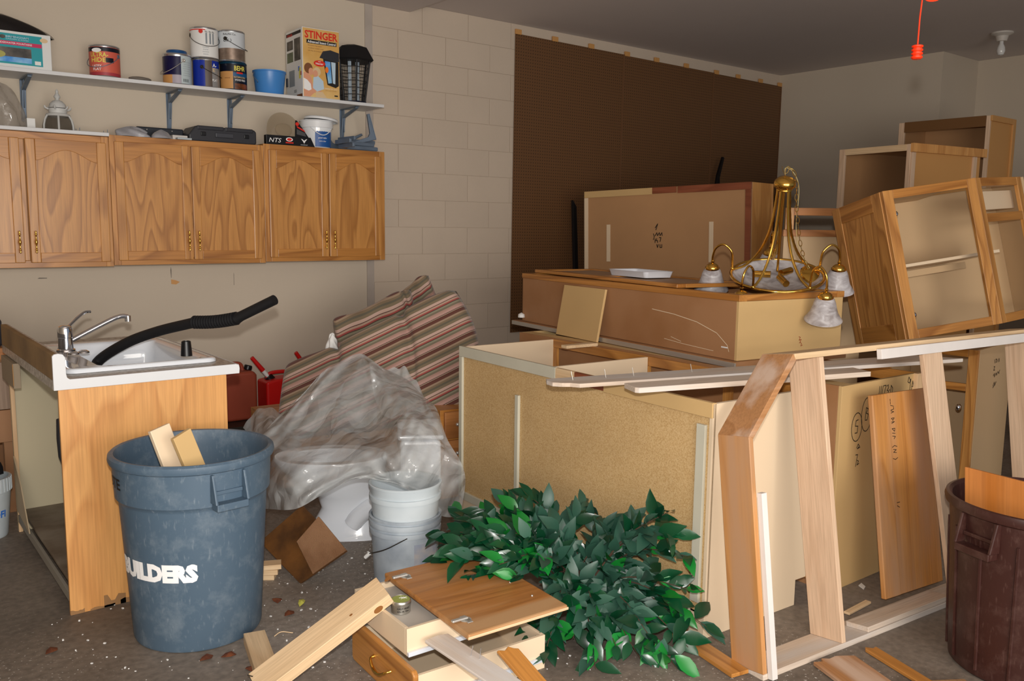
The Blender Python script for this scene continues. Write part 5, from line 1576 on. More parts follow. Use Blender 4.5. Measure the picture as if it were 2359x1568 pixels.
# ================================================================ slab and the long cabinet lying on it
HZ = 0.9055
t = thing('counter_slab', 'thin counter substrate slab with a bright metal edge under the long cabinet', 'slab', (3.457, 4.289, 0.876), (0, 0, R_(-97.47)))
B((-0.06, -0.035, 0), (1.895, 0.72, 0.028), 'board', 'hardboard2', t)
B((-0.06, -0.043, 0.002), (1.905, -0.0355, 0.026), 'edge_strip', 'zinc', t, 0.001)
t = thing('long_cabinet', 'long tan cabinet lying on its back, scratched side facing the trash can', 'cabinet', (3.457, 4.289, HZ), (0, 0, R_(-97.47)))
L3, D3, H3 = 1.872, 0.70, 0.30
B((0, 0, 0), (L3 - 0.016, 0.014, H3 - 0.03), 'side_panel', 'hardboard2', t, 0.001)
B((0, D3 - 0.014, 0), (L3 - 0.016, D3, H3 - 0.03), 'side_panel', 'hardboard2', t, 0.001)
B((L3 - 0.0155, 0.0, 0), (L3, D3, H3 - 0.03), 'end_panel', 'mdf', t, 0.001)
B((0, 0.015, 0), (0.016, D3 - 0.015, H3 - 0.03), 'end_panel', 'mdf', t, 0.001)
B((0.017, 0.015, 0.0), (L3 - 0.017, D3 - 0.015, 0.008), 'back_panel', 'hardboard', t, 0.001)
B((-0.005, -0.004, H3 - 0.0295), (L3 + 0.004, 0.045, H3), 'face_rail', 'oak_h', t)
B((-0.005, D3 - 0.045, H3 - 0.0295), (L3 + 0.004, D3 + 0.004, H3), 'face_rail', 'oak_h', t)
for u in (0.0, 0.92, L3 - 0.05):
    B((u, 0.0455, H3 - 0.029), (u + 0.05, D3 - 0.0455, H3 - 0.0005), 'face_stile', 'oak_y', t)
B((-0.03, 0.02, 0.0), (-0.0055, 0.10, H3 - 0.02), 'corner_post', 'oak_v', t)
B((-0.10, 0.10, H3 - 0.10), (-0.031, 0.3, H3 - 0.085), 'shelf_end', 'mela2', t)
B((-0.08, 0.12, H3 - 0.24), (-0.031, 0.22, H3 - 0.105), 'inner_panel', 'hardboard', t)
scr = [[(0.0, 0.0), (0.3, -0.02), (0.6, -0.06), (0.85, -0.13), (0.98, -0.22), (1.0, -0.27)]]
scrawl(scr, 0.55, 'mela', t, (L3 - 0.60, -0.0012, 0.185), (PI / 2, 0, 0), 0.0017, 'scratch')
scrawl([[(0, 0), (0.3, -0.02), (0.7, -0.035)], [(0.1, 0.03), (0.25, 0.0)]], 0.5, 'mela', t, (L3 - 0.50, -0.0012, 0.045), (PI / 2, 0, 0), 0.0012, 'scratch')
MB().box((L3 - 0.1, -0.0014, 0.05), (L3 - 0.06, 0, 0.056)).build('paper_shred', 'paper', t, loc=(0, 0, 0))
scrawl([[(0, 1), (0.3, 0.9), (0.1, 0.5), (0.5, 0.6), (0.2, 0.1)], [(0.3, 0.3), (0.6, 0.0), (0.5, -0.3), (0.8, -0.2)]], 0.035, 'inkred', t, (L3 + 0.0012, 0.40, 0.055), FX_, 0.0014)
MB().lathe([(0.001, 0.03), (0.02, 0.02), (0.022, 0.0), (0.001, 0.0)], 12).build('caster', 'paper', t, loc=(0.02, -0.02, 0.022))
# square particle board leaning on it
t2 = Matrix.Translation((3.457, 4.289, 0)) @ Matrix.Rotation(R_(-97.47), 4, 'Z')
slab('board_offcut', 'square tan particle board offcut leaning on the long cabinet', 'board', [t2 @ Vector((0.50, -0.075, 0.8775)), t2 @ Vector((0.90, -0.075, 0.8775)), t2 @ Vector((0.90, -0.022, 1.165)), t2 @ Vector((0.50, -0.022, 1.165))], 0.014, 'mdf')
# framed oak door lying on top
t = thing('cabinet_door', 'oak-framed cabinet door lying flat on the long cabinet', 'door', (3.555, 4.29, HZ + H3 + 0.002), (0, 0, R_(-101)))
Ld, Wd = 1.46, 0.46
for (a, b2, nm) in (((0, 0, 0), (Ld, 0.055, 0.02), 'stile'), ((0, Wd - 0.055, 0), (Ld, Wd, 0.02), 'stile')):
    B(a, b2, nm, 'oak_h', t, 0.003)
for u in (0, 0.70, Ld - 0.055):
    B((u, 0.0555, 0.0005), (u + 0.055, Wd - 0.0555, 0.0195), 'rail', 'oak_y', t)
for (u0, u1) in ((0.0555, 0.6995), (0.7555, Ld - 0.0555)):
    B((u0, 0.0557, 0.004), (u1, Wd - 0.0557, 0.013), 'panel', mat('dusty_panel', '#a8876a', 0.6), t)
# white tray
t = thing('paint_tray', 'shallow white plastic tray on the flat oak door', 'tray', (3.62, 3.43, HZ + H3 + 0.0225), (0, 0, R_(-100)))
loft([rrect(0, 0, 0.17, 0.09, 0.02, 0.0), rrect(0, 0, 0.18, 0.10, 0.025, 0.032), rrect(0, 0, 0.183, 0.103, 0.026, 0.034), rrect(0, 0, 0.176, 0.096, 0.024, 0.032), rrect(0, 0, 0.166, 0.086, 0.02, 0.005)], cap0=True, cap1=True).build('body', mat('tray_white', '#dfe2ea', 0.35), t, smooth=40)

# ================================================================ tall cabinet with its back towards us
t = thing('tall_cabinet', 'tall cabinet with a tan back, red-brown strips and pen marks, behind the long one', 'cabinet', (4.915, 5.239, 0.0), (0, R_(-1.8), R_(-80)))
Lj, Dj, Hj = 1.472, 0.337, 1.785
ptop = lambda u: Hj + 0.0
B((0, 0.001, 0), (Lj, 0.01, Hj), 'back_panel', 'hardboard', t, 0.001)
B((0, 0.011, 0), (0.016, Dj, Hj), 'end_panel', 'mdf', t, 0.001)
B((Lj - 0.07, 0.011, 0), (Lj, Dj - 0.021, Hj), 'end_panel', 'oak_light', t, 0.001)
B((Lj - 0.05, Dj - 0.02, 0), (Lj + 0.004, Dj, Hj), 'face_stile', 'oak_v', t)
B((0.017, 0.011, Hj - 0.018), (Lj - 0.071, Dj, Hj), 'top', 'mdf', t, 0.001)
B((0.0, -0.01, Hj - 0.05), (0.65, 0.0, Hj + 0.001), 'back_strip', 'mdf', t, 0.001)
B((0.651, -0.01, Hj - 0.045), (0.86, 0.0, Hj + 0.001), 'back_strip', 'redstrip', t, 0.001)
B((0.875, -0.01, Hj - 0.05), (Lj, 0.0, Hj + 0.001), 'back_strip', 'redstrip', t, 0.001)
B((0.0, -0.01, 0.8), (0.035, 0.0, Hj - 0.051), 'back_strip', 'mela', t, 0.001)
B((Lj - 0.045, -0.01, 0.8), (Lj - 0.002, 0.0, Hj - 0.051), 'back_strip', 'redstrip', t, 0.001)
for u in (0.22, 1.14):
    B((u, -0.006, 1.22), (u + 0.035, 0.0, Hj - 0.27), 'back_strip', 'mela', t, 0.001)
scrawl([[(0.2, 1.6), (0.5, 2.0), (0.3, 1.4)], [(0, 1.0), (0.1, 0.7), (0, 0.4)], [(0.2, 0.8), (0.4, 1.1), (0.5, 0.8), (0.7, 1.1), (0.8, 0.8), (1.0, 1.1), (1.05, 0.8)], [(0.2, 0.5), (0.2, 0.1)], [(0.4, 0.5), (0.3, 0.3), (0.5, 0.3), (0.5, 0.1)], [(0.7, 0.6), (0.9, 0.6), (0.8, 0.2)], [(0.4, -0.1), (0.5, -0.4), (0.6, -0.1)], [(0.8, -0.1), (0.8, -0.4), (1.0, -0.4), (1.0, -0.1)]], 0.075, 'ink', t, (0.66, -0.001, 1.36), (PI / 2, 0, 0), 0.003)
# things leaning on the pegboard
tag(MB().prism([(-0.035, 0.0), (0.035, 0.0), (0.015, 0.45), (0.02, 0.85), (-0.02, 0.88), (-0.03, 0.5)], 0, 0.03, 1).build('black_plank', 'black', None, loc=(5.2, 5.6, 0.0), bevel=0.004), 'tall narrow black plank leaning on the pegboard', 'plank') and None
bpy.data.objects['black_plank'].scale = (1.0, 1.0, 1.98)
bpy.data.objects['black_plank'].rotation_euler = (-0.08, 0, 0)
t = thing('garden_tool', 'black tool with a thin blade standing against the far pegboard', 'tool', (7.0, 5.62, 0))
MB().tube([(0, 0, 0), (0.0, 0.02, 1.72)], 0.018, 8).build('shaft', 'black', t)
MB().prism([(-0.05, 1.72), (0.05, 1.72), (0.045, 1.86), (0.03, 2.0), (0.09, 2.2), (0.07, 2.21), (0.0, 2.03), (-0.03, 1.88)], 0.005, 0.035, 1).build('head', 'black', t, bevel=0.004)

# ================================================================ cabinets at the right of the pile
t = thing('tilted_cabinet', 'tilted oak base cabinet without doors, shelf and hinges showing inside', 'cabinet', (4.266, 2.177, 0.956), (R_(-10.787), R_(-8.597), R_(-27.493)))
t.rotation_mode = 'XYZ'
Lf, Df, Hf = 0.515, 0.485, 0.765
# left oak side: frame and panel
MB().box((0.0, 0.021, 0.0), (0.016, Df, Hf)).build('side_panel', 'oak_v', t, bevel=0.001)
B((-0.006, 0.0215, 0), (-0.0005, 0.10, Hf), 'side_stile', 'oak_v', t, 0.002); B((-0.006, Df - 0.075, 0), (-0.0005, Df, Hf), 'side_stile', 'oak_v', t, 0.002)
B((-0.006, 0.1005, 0), (-0.0005, Df - 0.0755, 0.09), 'side_rail', 'oak_y', t, 0.002); B((-0.006, 0.1005, Hf - 0.09), (-0.0005, Df - 0.0755, Hf), 'side_rail', 'oak_y', t, 0.002)
# first face frame
B((0, 0, 0), (0.055, 0.02, Hf), 'face_stile', 'oak_v', t); B((Lf - 0.035, 0, 0), (Lf + 0.015, 0.02, Hf), 'face_stile', 'oak_v', t)
B((0.0555, 0.0003, 0), (Lf - 0.0355, 0.0197, 0.045), 'face_rail', 'oak_h', t); B((0.0555, 0.0003, Hf - 0.045), (Lf - 0.0355, 0.0197, Hf), 'face_rail', 'oak_h', t)
# back, inner wall, shelf
B((0.017, Df - 0.012, 0), (1.02, Df, Hf), 'back_panel', 'mela2', t, 0.001)
B((0.017, 0.021, 0), (Lf, Df - 0.013, 0.012), 'bottom', 'mela2', t, 0.001)
B((0.017, 0.15, 0.37), (Lf + 0.2, Df - 0.013, 0.386), 'shelf', 'mela', t, 0.001)
B((0.017, 0.30, 0.32), (Lf + 0.1, 0.315, 0.355), 'shelf_cleat', 'mela2', t, 0.001)
for z in (0.10, Hf - 0.14):
    h = B((0.056, 0.022, z), (0.062, 0.06, z + 0.04), 'hinge', 'chrome', t, 0.002)
    MB().ball((0.074, 0.035, z + 0.02), 0.014, 10, 6, (1, 0.6, 1)).build('hinge_arm', 'chrome', h, smooth='all')
# second face, turned away
W2 = 0.5
X2 = Matrix.Translation((Lf + 0.016, 0.0, 0)) @ Matrix.Rotation(R_(26), 4, 'Z')
def pb(lo, hi, nm, m):
    o = B(lo, hi, nm, m, t)
    o.matrix_local = X2
    return o
pb((0.001, 0, 0), (0.05, 0.02, Hf), 'face_stile', 'oak_v'); pb((W2 - 0.05, 0, 0), (W2, 0.02, Hf), 'face_stile', 'oak_v')
pb((0.0505, 0.0003, Hf - 0.045), (W2 - 0.0505, 0.0197, Hf), 'face_rail', 'oak_h'); pb((0.0505, 0.0003, Hf - 0.235), (W2 - 0.0505, 0.0197, Hf - 0.19), 'face_rail', 'oak_h'); pb((0.0505, 0.0003, 0.0), (W2 - 0.0505, 0.0197, 0.045), 'face_rail', 'oak_h')
B((1.0, 0.24, 0), (1.016, Df - 0.013, Hf), 'end_panel', 'mela2', t, 0.001)
B((0.017, 0.03, Hf - 0.016), (0.52, Df - 0.013, Hf - 0.001), 'top', 'mela2', t, 0.001)
pb((0.06, 0.06, Hf - 0.16), (W2, 0.075, Hf - 0.06), 'drawer_side', 'mela')
pb((0.055, 0.05, Hf - 0.20), (W2, 0.062, Hf - 0.185), 'drawer_slide', 'black')
pb((0.052, 0.022, 0.14), (0.07, 0.06, 0.18), 'hinge', 'chrome')

def open_tall(name, lab, loc, rz, L_, D_, H_, z0, mside, mrail, inner):
    """pantry carcass seen from its open front-left: local -y is the open front, +x end faces us"""
    t = thing(name, lab, 'cabinet', loc, (0, 0, rz))
    B((0, 0.02, 0), (0.016, D_, H_), 'end_panel', inner, t, 0.001)
    B((L_ - 0.016, 0.02, 0), (L_, D_, H_), 'end_panel', mside, t, 0.001)
    B((0.017, D_ - 0.012, 0), (L_ - 0.017, D_, H_), 'back_panel', inner, t, 0.001)
    B((0.017, 0.02, H_ - 0.016), (L_ - 0.017, D_ - 0.013, H_), 'top', 'pine', t, 0.001)
    B((0.0, 0.0, 0), (0.05, 0.0195, H_), 'stile', 'pale_v', t, 0.002)
    B((L_ - 0.03, 0.0, 0), (L_, 0.0195, H_), 'stile', 'pale_v', t, 0.002)
    B((0.0505, 0.0, H_ - 0.045), (L_ - 0.0305, 0.0195, H_), 'rail', mrail, t, 0.002)
    B((0.0505, 0.0, 0), (L_ - 0.0305, 0.0195, 0.06), 'rail', mrail, t, 0.002)
    return t
t = open_tall('pantry_cabinet', 'tall open cabinet carcass with a pale side batten, left of the two at the back', (6.049, 3.728, 0), R_(-98.7), 0.604, 0.80, 2.10, 0, 'tan', 'pine', 'hardboard')
B((0.6045, 0.0, 2.045), (0.63, 0.84, 2.105), 'side_batten', 'oak_light', t); B((0.6045, 0.70, 1.0), (0.62, 0.74, 2.044), 'corner_batten', 'pale_v', t); B((0.6045, 0.01, 0.9), (0.615, 0.05, 2.044), 'corner_batten', 'pale_v', t)
t = open_tall('pantry_cabinet', 'tallest open cabinet carcass with a dark top rail, at the very back', (7.028, 3.805, 0), R_(-89.6), 0.719, 0.427, 2.38, 0, 'tan', 'washed', 'hardboard')
B((0.05, -0.006, 2.30), (0.69, -0.0005, 2.382), 'dark_rail', mat('dark_rail_wood', '#6d4a26', 0.6), t); B((0.7195, 0.38, 0.5), (0.735, 0.427, 2.382), 'corner_batten', 'tan', t); B((0.7195, 0.0, 2.34), (0.735, 0.379, 2.382), 'side_batten', 'tan', t)
tag(B((0, 0, 0), (0.9, 0.03, 0.06), 'loose_rail', 'oak_h', None, 0.002, loc=(6.6, 2.45, 1.73), rot=(0, -0.05, R_(-62))), 'loose oak rail at the right edge, beside the tallest carcass', 'rail')
t = thing('rail_stand', 'cabinet end holding up the loose rail', 'cabinet', (6.72, 2.0, 0), (0, 0, 0))
B((0, -0.2, 0), (0.5, 0.35, 1.70), 'body', 'hardboard', t)
# cabinet between the tall one and the tilted one
t = thing('beige_cabinet', 'beige-panelled cabinet with an oak top frame behind the chandelier', 'cabinet', (4.53, 3.12, 0), (0, 0, R_(-38)))
B((0, 0.02, 0), (0.5, 0.3, 1.49), 'body', 'mela2', t); B((-0.01, 0.0, 1.46), (0.51, 0.0195, 1.50), 'top_edge', 'oak_red', t)
B((0.0, 0.0, 1.5005), (0.05, 0.02, 1.63), 'stile', 'oak_v', t); B((0.0505, 0.0, 1.585), (0.5, 0.02, 1.63), 'rail', 'oak_red', t)
# base cabinet at the right edge, below the tilted one
t = thing('base_cabinet', 'oak-fronted base cabinet at the right edge below the tilted one', 'cabinet', (4.726, 2.406, 0), (0, 0, R_(-83)))
for (a, b2) in (((-0.15, 0, 0.1), (-0.10, 0.02, 0.876)), ((0.305, 0, 0.1), (0.355, 0.02, 0.876))):
    B(a, b2, 'face_stile', 'oak_v', t)
for z in (0.836, 0.65, 0.1):
    B((-0.0995, 0.0003, z), (0.3045, 0.0197, z + 0.04), 'face_rail', 'oak_h', t)
ep = B((0.339, 0.021, 0.0), (0.355, 0.60, 0.876), 'end_panel', 'mela2', t, 0.001)
B((-0.15, 0.021, 0.0), (-0.134, 0.60, 0.876), 'end_panel', 'mela2', t, 0.001)
B((-0.133, 0.40, 0.0), (0.338, 0.412, 0.876), 'inner_panel', 'mela2', t, 0.001)
MB().ball((0.28, -0.012, 0.56), 0.02, 12, 8, (0.7, 1, 1)).build('knob', 'chrome', t, smooth='all')
scrawl([[(0, 1), (0.1, 0.8)], [(0.2, 1), (0.3, 1), (0.25, 0.8)], [(0.4, 1), (0.5, 0.9), (0.4, 0.8)], [(0.7, 0.8), (0.8, 1), (0.9, 0.8)], [(0, 0.6), (0.15, 0.6), (0, 0.4), (0.2, 0.4)], [(0, 0.1), (0.2, 0.2), (0.2, 0.0), (0.5, 0.2), (0.6, 0.05), (0.8, 0.25), (1.0, 0.1), (1.1, 0.3)], [(0.1, -0.5), (0.3, -0.3), (0.4, -0.5), (0.6, -0.3)], [(0.1, -0.6), (0.6, -0.35)]], 0.10, 'ink', t, (0.3565, 0.28, 0.70), FX_, 0.0022)
# grey plinth piece and dark post to the right of it
t = thing('oak_panel_end', 'oak cabinet side with a grey plinth at the right edge', 'cabinet', (5.28, 1.95, 0), (0, 0, R_(-60)))
B((0, 0, 0.35), (0.5, 0.02, 0.9), 'panel', 'oak_red', t); B((0, -0.004, 0.12), (0.5, 0.02, 0.349), 'plinth', 'tapestrip', t); B((0, -0.002, 0.0), (0.5, 0.02, 0.119), 'base', 'darkgrey', t)

# ================================================================ trapezoid timber frame leaning on the cabinets
t = thing('timber_frame', 'leaning pale timber frame with one sloping shoulder in front of the cabinets', 'frame', (2.365, 1.62, 0), (R_(-8), 0, R_(-5.0)))
B((0.0, 0.0, 0.0205), (0.02, 0.14, 0.82), 'outer_post', 'plain_oak_v', t, 0.002)
MB().prism([(0.0, 0.8205), (0.021, 0.811), (0.262, 1.058), (0.25, 1.082)], 0.0, 0.14, 1).build('shoulder', 'washed', t, bevel=0.002)
B((0.255, 0.0, 1.0605), (1.95, 0.14, 1.082), 'top_rail', 'pine', t, 0.002)
MB().prism([(0.42, 0.0205), (0.442, 0.0205), (0.41, 1.06), (0.388, 1.06)], 0.0, 0.14, 1).build('middle_post', 'pale_v', t, bevel=0.002)
B((0.0, 0.0, 0.0), (1.95, 0.14, 0.02), 'bottom_board', 'white_wood', t, 0.002)
B((0.58, 0.005, 0.0205), (1.12, 0.10, 0.04), 'bottom_packer', 'white_wood', t, 0.002)
MB().prism([(1.13, 0.0205), (1.26, 0.0205), (1.15, 1.06), (1.02, 1.06)], 0.0, 0.02, 1).build('right_post', 'pale_v', t, bevel=0.002)
B((1.90, 0.0, 0.0205), (1.92, 0.14, 1.06), 'end_post', 'pale_v', t, 0.002)
B((0.021, -0.022, 0.002), (0.046, -0.001, 0.63), 'white_strip', 'whitestrip', t, 0.001)
B((0.72, -0.022, 1.028), (1.95, -0.001, 1.066), 'white_strip', 'whitestrip', t, 0.001)
# oak panel standing in the frame
t = thing('leaning_door', 'narrow oak cabinet door with pen marks leaning inside the timber frame', 'door', (3.215, 1.66, 0.0445), (R_(-8.8), 0, R_(-7)))
B((0.0, 0, 0), (0.10, 0.022, 0.815), 'stile', 'plain_oak_v', t, 0.004)
B((0.1005, 0.004, 0), (0.385, 0.02, 0.815), 'panel', 'plain_oak_v', t, 0.002)
scrawl([[(0, 0), (0, -0.3)], [(0.0, -0.4), (0, -0.7)], [(0.0, -0.85), (0.6, -1.0)], [(0.6, -1.1), (0.6, -1.4), (0.0, -1.5)], [(0, -1.6), (0.6, -1.75), (0, -1.9)], [(0, -2.6), (0.6, -2.6), (0.3, -2.9), (0, -2.6)], [(0, -3.1), (0.6, -3.1), (0.0, -3.3)], [(0, -4.0), (0.6, -4.0), (0.5, -4.4), (0, -4.0)], [(0, -4.6), (0.6, -4.7)], [(0, -5.0), (0.6, -5.1), (0.3, -5.4)], [(-0.2, -6.5), (0.3, -6.3), (0.8, -6.5)], [(0, -6.8), (0.6, -6.9), (0, -7.2), (0.6, -7.3)], [(-0.2, -8.0), (0.3, -8.2), (0.8, -8.0)], [(0, -14), (0.6, -14)], [(0, -14.4), (0.5, -14.7)]], 0.03, 'ink', t, (0.115, 0.0025, 0.79), FACE_Y, 0.0012)

# ================================================================ brown trash can at the right edge
KX, KY, KH = 3.19, 1.14, 0.60
t = thing('trash_can', 'dark brown ribbed trash can at the right edge', 'trash can', (KX, KY, 0))
prof = [(0.001, 0.004), (0.225, 0.0), (0.236, 0.01), (0.24, 0.06), (0.262, 0.49), (0.267, 0.54), (0.268, KH - 0.04), (0.282, KH - 0.032), (0.286, KH - 0.016), (0.282, KH - 0.002), (0.272, KH), (0.262, KH - 0.01), (0.256, KH - 0.05), (0.23, 0.03), (0.001, 0.02)]
MB().lathe(prof, 72).build('body', 'browncan', t, smooth=35)
ck = math.atan2(-KY, -KX)
for i in range(14):
    a = ck - 1.5 + 2 * PI * i / 14
    MB().tube([(0.240 * math.cos(a), 0.240 * math.sin(a), 0.03), (0.263 * math.cos(a), 0.263 * math.sin(a), 0.50)], 0.006, 6).build('rib', 'browncan', t, smooth=True)
can_handle(t, ck - 0.62, 0.268, 0.50, 'browncan', 0.13)
slab('plywood_sheet', 'orange plywood offcut standing in the brown trash can', 'board', [(3.076, 1.325, 0.493), (3.089, 1.346, 0.682), (3.049, 1.057, 0.683), (3.036, 1.036, 0.495)], 0.012, wood('orange_plywood', '#cf8645', '#b0652a', 0, 1.0, 6, 0.5, 0, 0.5, blotch='#bb6d22'))

# ================================================================ offcuts on the floor, right
def fboard(name, lab, a, b2, w, th, m, group=None, ends=None):
    return board(name, lab, 'board', a, b2, w, th, (0, 0, 1), m, group, ends=ends)
fboard('oak_strip', 'orange oak strip on the floor running under the timber frame', (2.390, 2.010, 0.002), (2.328, 1.687, 0.002), 0.075, 0.014, 'oak_h', 'boards on the floor')
fboard('broken_plank', 'splintered whitewashed plank end on the floor in front of the frame', (2.675, 1.562, 0.002), (2.556, 1.239, 0.002), 0.17, 0.014, 'washed', 'boards on the floor', ends=[(0.0, 0.1), (0.03, -0.1), (0.0, -0.25), (0.06, -0.3), (0.04, -0.5), (1, -0.5), (1, 0.5), (0.05, 0.5), (0.02, 0.3)])
fboard('oak_strip', 'narrow oak strip with a splintered end beside the broken plank', (2.855, 1.526, 0.002), (2.759, 1.214, 0.002), 0.05, 0.012, 'oak_h', 'boards on the floor', ends=[(0.0, -0.3), (0.04, -0.5), (1, -0.5), (1, 0.5), (0.03, 0.5), (0.05, 0.1)])
fboard('plywood_scrap', 'flaking plywood scrap at the bottom right on the floor', (2.812, 1.269, 0.002), (2.665, 1.037, 0.002), 0.22, 0.01, wood('flaking_ply', '#a07a55', '#7c5a3a', 0, 1.2, 6, 0.7, blotch='#c7b091'), 'boards on the floor')
fboard('wood_sliver', 'short pale wood sliver on the floor behind the frame', (3.054, 1.731, 0.002), (3.225, 1.737, 0.002), 0.025, 0.01, 'pine', 'boards on the floor')
tag(MB().prism([(0, 0), (0.03, 0.01), (0.05, 0.04), (0.02, 0.035)], 0, 0.004, 2).build('paper_shred', 'paper', None, loc=(3.333, 1.819, 0.001)), 'white paper shred on the floor behind the frame', 'paper')

# ================================================================ drawers, door and boards in the foreground
def drawer(name, lab, loc, rot, L_, W_, H_, front=True, group=None):
    """drawer with its front at x=0 looking towards -x; box runs to +x"""
    t = thing(name, lab, 'drawer', loc, rot, group)
    B((0.02, 0, 0), (L_, 0.012, H_), 'side', 'mela', t, 0.001); B((0.02, W_ - 0.012, 0), (L_, W_, H_), 'side', 'mela', t, 0.001)
    B((L_ - 0.012, 0.0125, 0), (L_, W_ - 0.0125, H_), 'back', 'mela', t, 0.001); B((0.02, 0.0125, 0), (0.032, W_ - 0.0125, H_), 'inner_front', 'mela', t, 0.001)
    B((0.0325, 0.0125, 0.008), (L_ - 0.0125, W_ - 0.0125, 0.014), 'bottom', 'mela', t, 0.0005)
    return t
slidem = mat('white_slide_steel', '#dfe6f2', 0.25, 0.2)

# drawer with its oak front to the left
t = drawer('drawer', 'drawer with an oak front and brass pull lying in front of the plant', (1.315, 2.155, 0.0), (0, 0, R_(-3)), 0.52, 0.40, 0.12)
fr_ = MB().prism([(-0.02, 0.012), (-0.008, 0.0), (0.412, 0.0), (0.424, 0.012), (0.424, 0.133), (0.412, 0.145), (-0.008, 0.145), (-0.02, 0.133)], 0.0, 0.0195, 0).build('front', 'oak_y', t, bevel=0.005)
MB().tube(spline([(0.0, 0.13, 0.085), (-0.016, 0.135, 0.082), (-0.022, 0.17, 0.062), (-0.022, 0.21, 0.062), (-0.016, 0.245, 0.082), (0.0, 0.25, 0.085)], 24), [0.006, 0.005, 0.004, 0.004, 0.004, 0.0045, 0.005, 0.005, 0.0055, 0.006, 0.006, 0.006, 0.006, 0.006, 0.006, 0.0055, 0.005, 0.005, 0.0045, 0.004, 0.004, 0.004, 0.005, 0.006, 0.006], 10).build('handle', 'brass', fr_, smooth=True)
B((0.03, -0.011, 0.03), (0.515, -0.0005, 0.044), 'slide', slidem, t, 0.001)
# cream drawer box on top of it carrying the tin
t = thing('drawer', 'plain cream drawer box upside down under the oak door, tin on its base', 'drawer', (1.352, 2.235, 0.147), (0, 0, R_(-2)))
B((0.0, 0.0, 0.0), (0.52, 0.012, 0.09), 'side', 'mela', t, 0.001); B((0.0, 0.36, 0.0), (0.52, 0.372, 0.09), 'side', 'mela', t, 0.001)
B((0.0, 0.0125, 0.0), (0.012, 0.3595, 0.09), 'front', 'mela', t, 0.001); B((0.508, 0.0125, 0.0), (0.52, 0.3595, 0.09), 'back', 'mela', t, 0.001)
B((0.0125, 0.0125, 0.064), (0.5075, 0.3595, 0.07), 'base', mat('grey_base_board', '#b9b2a8', 0.5), t, 0.001)
B((0.0, -0.011, 0.0), (0.52, -0.0005, 0.014), 'slide', slidem, t, 0.001)
# tin
t = thing('tin', 'small round tin with an olive green lid on the cream drawer', 'tin', (1.425, 2.395, 0.2178))
MB().lathe([(0.001, 0), (0.031, 0), (0.033, 0.002), (0.033, 0.034), (0.001, 0.034)], 32).build('body', 'tin', t, smooth=40)
MB().lathe([(0.034, 0.028), (0.035, 0.034), (0.034, 0.042), (0.032, 0.044), (0.031, 0.0425)], 32).build('lid_rim', 'tin', t, smooth=40)
MB().lathe([(0.031, 0.0427), (0.001, 0.0427)], 32).build('lid_print', 'olive', t, smooth=True)
ct = math.atan2(-2.395, -1.425)
text('HALF HEAD', 0.045, 0.006, 'ink', t, (0, 0, 0.022), wrap=(0.0335, ct + 0.3, 0), bold=0.02)
text('SALVE TIN', 0.04, 0.005, 'ink', t, (0, 0, 0.012), wrap=(0.0335, ct + 0.25, 0), bold=0.02)
MB().prism([(0.002 * math.cos(a) if i % 2 else 0.014 * math.cos(a), 0.002 * math.sin(a) if i % 2 else 0.014 * math.sin(a)) for i, a in enumerate([2 * PI * k / 14 for k in range(14)])], 0.0428, 0.0436, 2).build('leaf_mark', 'inkwhite', t, loc=(0.012, 0.004, 0))
# oak cabinet door lying over the drawers
t = thing('cabinet_door', 'flat oak veneer door with two cup hinges lying on the drawers', 'door', (1.458, 2.05, 0.2395), (R_(0.5), 0, R_(-3.0)))
MB().prism([(0.0, 0.0), (0.39, 0.0), (0.39, 0.565), (0.0, 0.565)], 0, 0.02, 2).build('board', 'oak_door', t, bevel=0.006)
B((-0.001, -0.002, 0.004), (0.391, 0.0005, 0.013), 'worn_edge', 'pine', t, 0.001)
for k, (x, y) in enumerate(((0.045, 0.09), (0.045, 0.49))):
    h = MB().lathe([(0.001, -0.004), (0.013, -0.003), (0.016, 0.0), (0.019, 0.002), (0.02, 0.0035), (0.001, 0.0035)], 20).build('hinge_cup', 'zinc', t, smooth=40, loc=(x, y, 0.0205))
    MB().box((-0.05, -0.007, 0.004), (0.008, 0.007, 0.012)).build('hinge_arm', 'zinc', h, bevel=0.003)
    MB().box((-0.006, -0.026, 0.001), (0.014, 0.026, 0.0035)).build('hinge_flange', 'zinc', h, bevel=0.001)
for (x, y) in ((0.33, 0.12), (0.33, 0.25)):
    MB().lathe([(0.004, 0), (0.003, 0.003), (0.001, 0.003)], 10).build('screw', 'zinc', t, loc=(x, y, 0.0205))
# pine stud propped on the drawers
pb_ = board('pine_stud', 'knotty pine stud propped with one end on the cream drawer', 'board', (0.986, 2.533, 0.018), (1.402, 2.442, 0.270), 0.105, 0.042, (-0.35, -0.2, 1), 'pine', 'boards in the foreground')
for (x, y, a, b2) in ((0.52, 0.01, 0.011, 0.008), (0.36, -0.02, 0.006, 0.004)):
    MB().prism([(x + a * math.cos(q), y + b2 * math.sin(q)) for q in [2 * PI * i / 14 for i in range(14)]], 0.0421, 0.0426, 2).build('knot', 'knot', pb_)
MB().prism([(0.44 + 0.017 * math.cos(q), 0.017 + 0.012 * math.sin(q)) for q in [2 * PI * i / 16 for i in range(16)]], -0.053, -0.0526, 1).build('knot', 'knot', pb_)
MB().tube([(0.01, 0.03, 0.038), (0.0, 0.03, 0.06)], 0.0018, 6).build('nail', 'dirty', pb_)
board('stud_offcut', 'short square stud offcut on the floor below the propped pine stud', 'board', (1.113, 2.896, 0.001), (1.022, 2.518, 0.001), 0.075, 0.04, (0, 0, 1), 'pine', 'boards in the foreground')
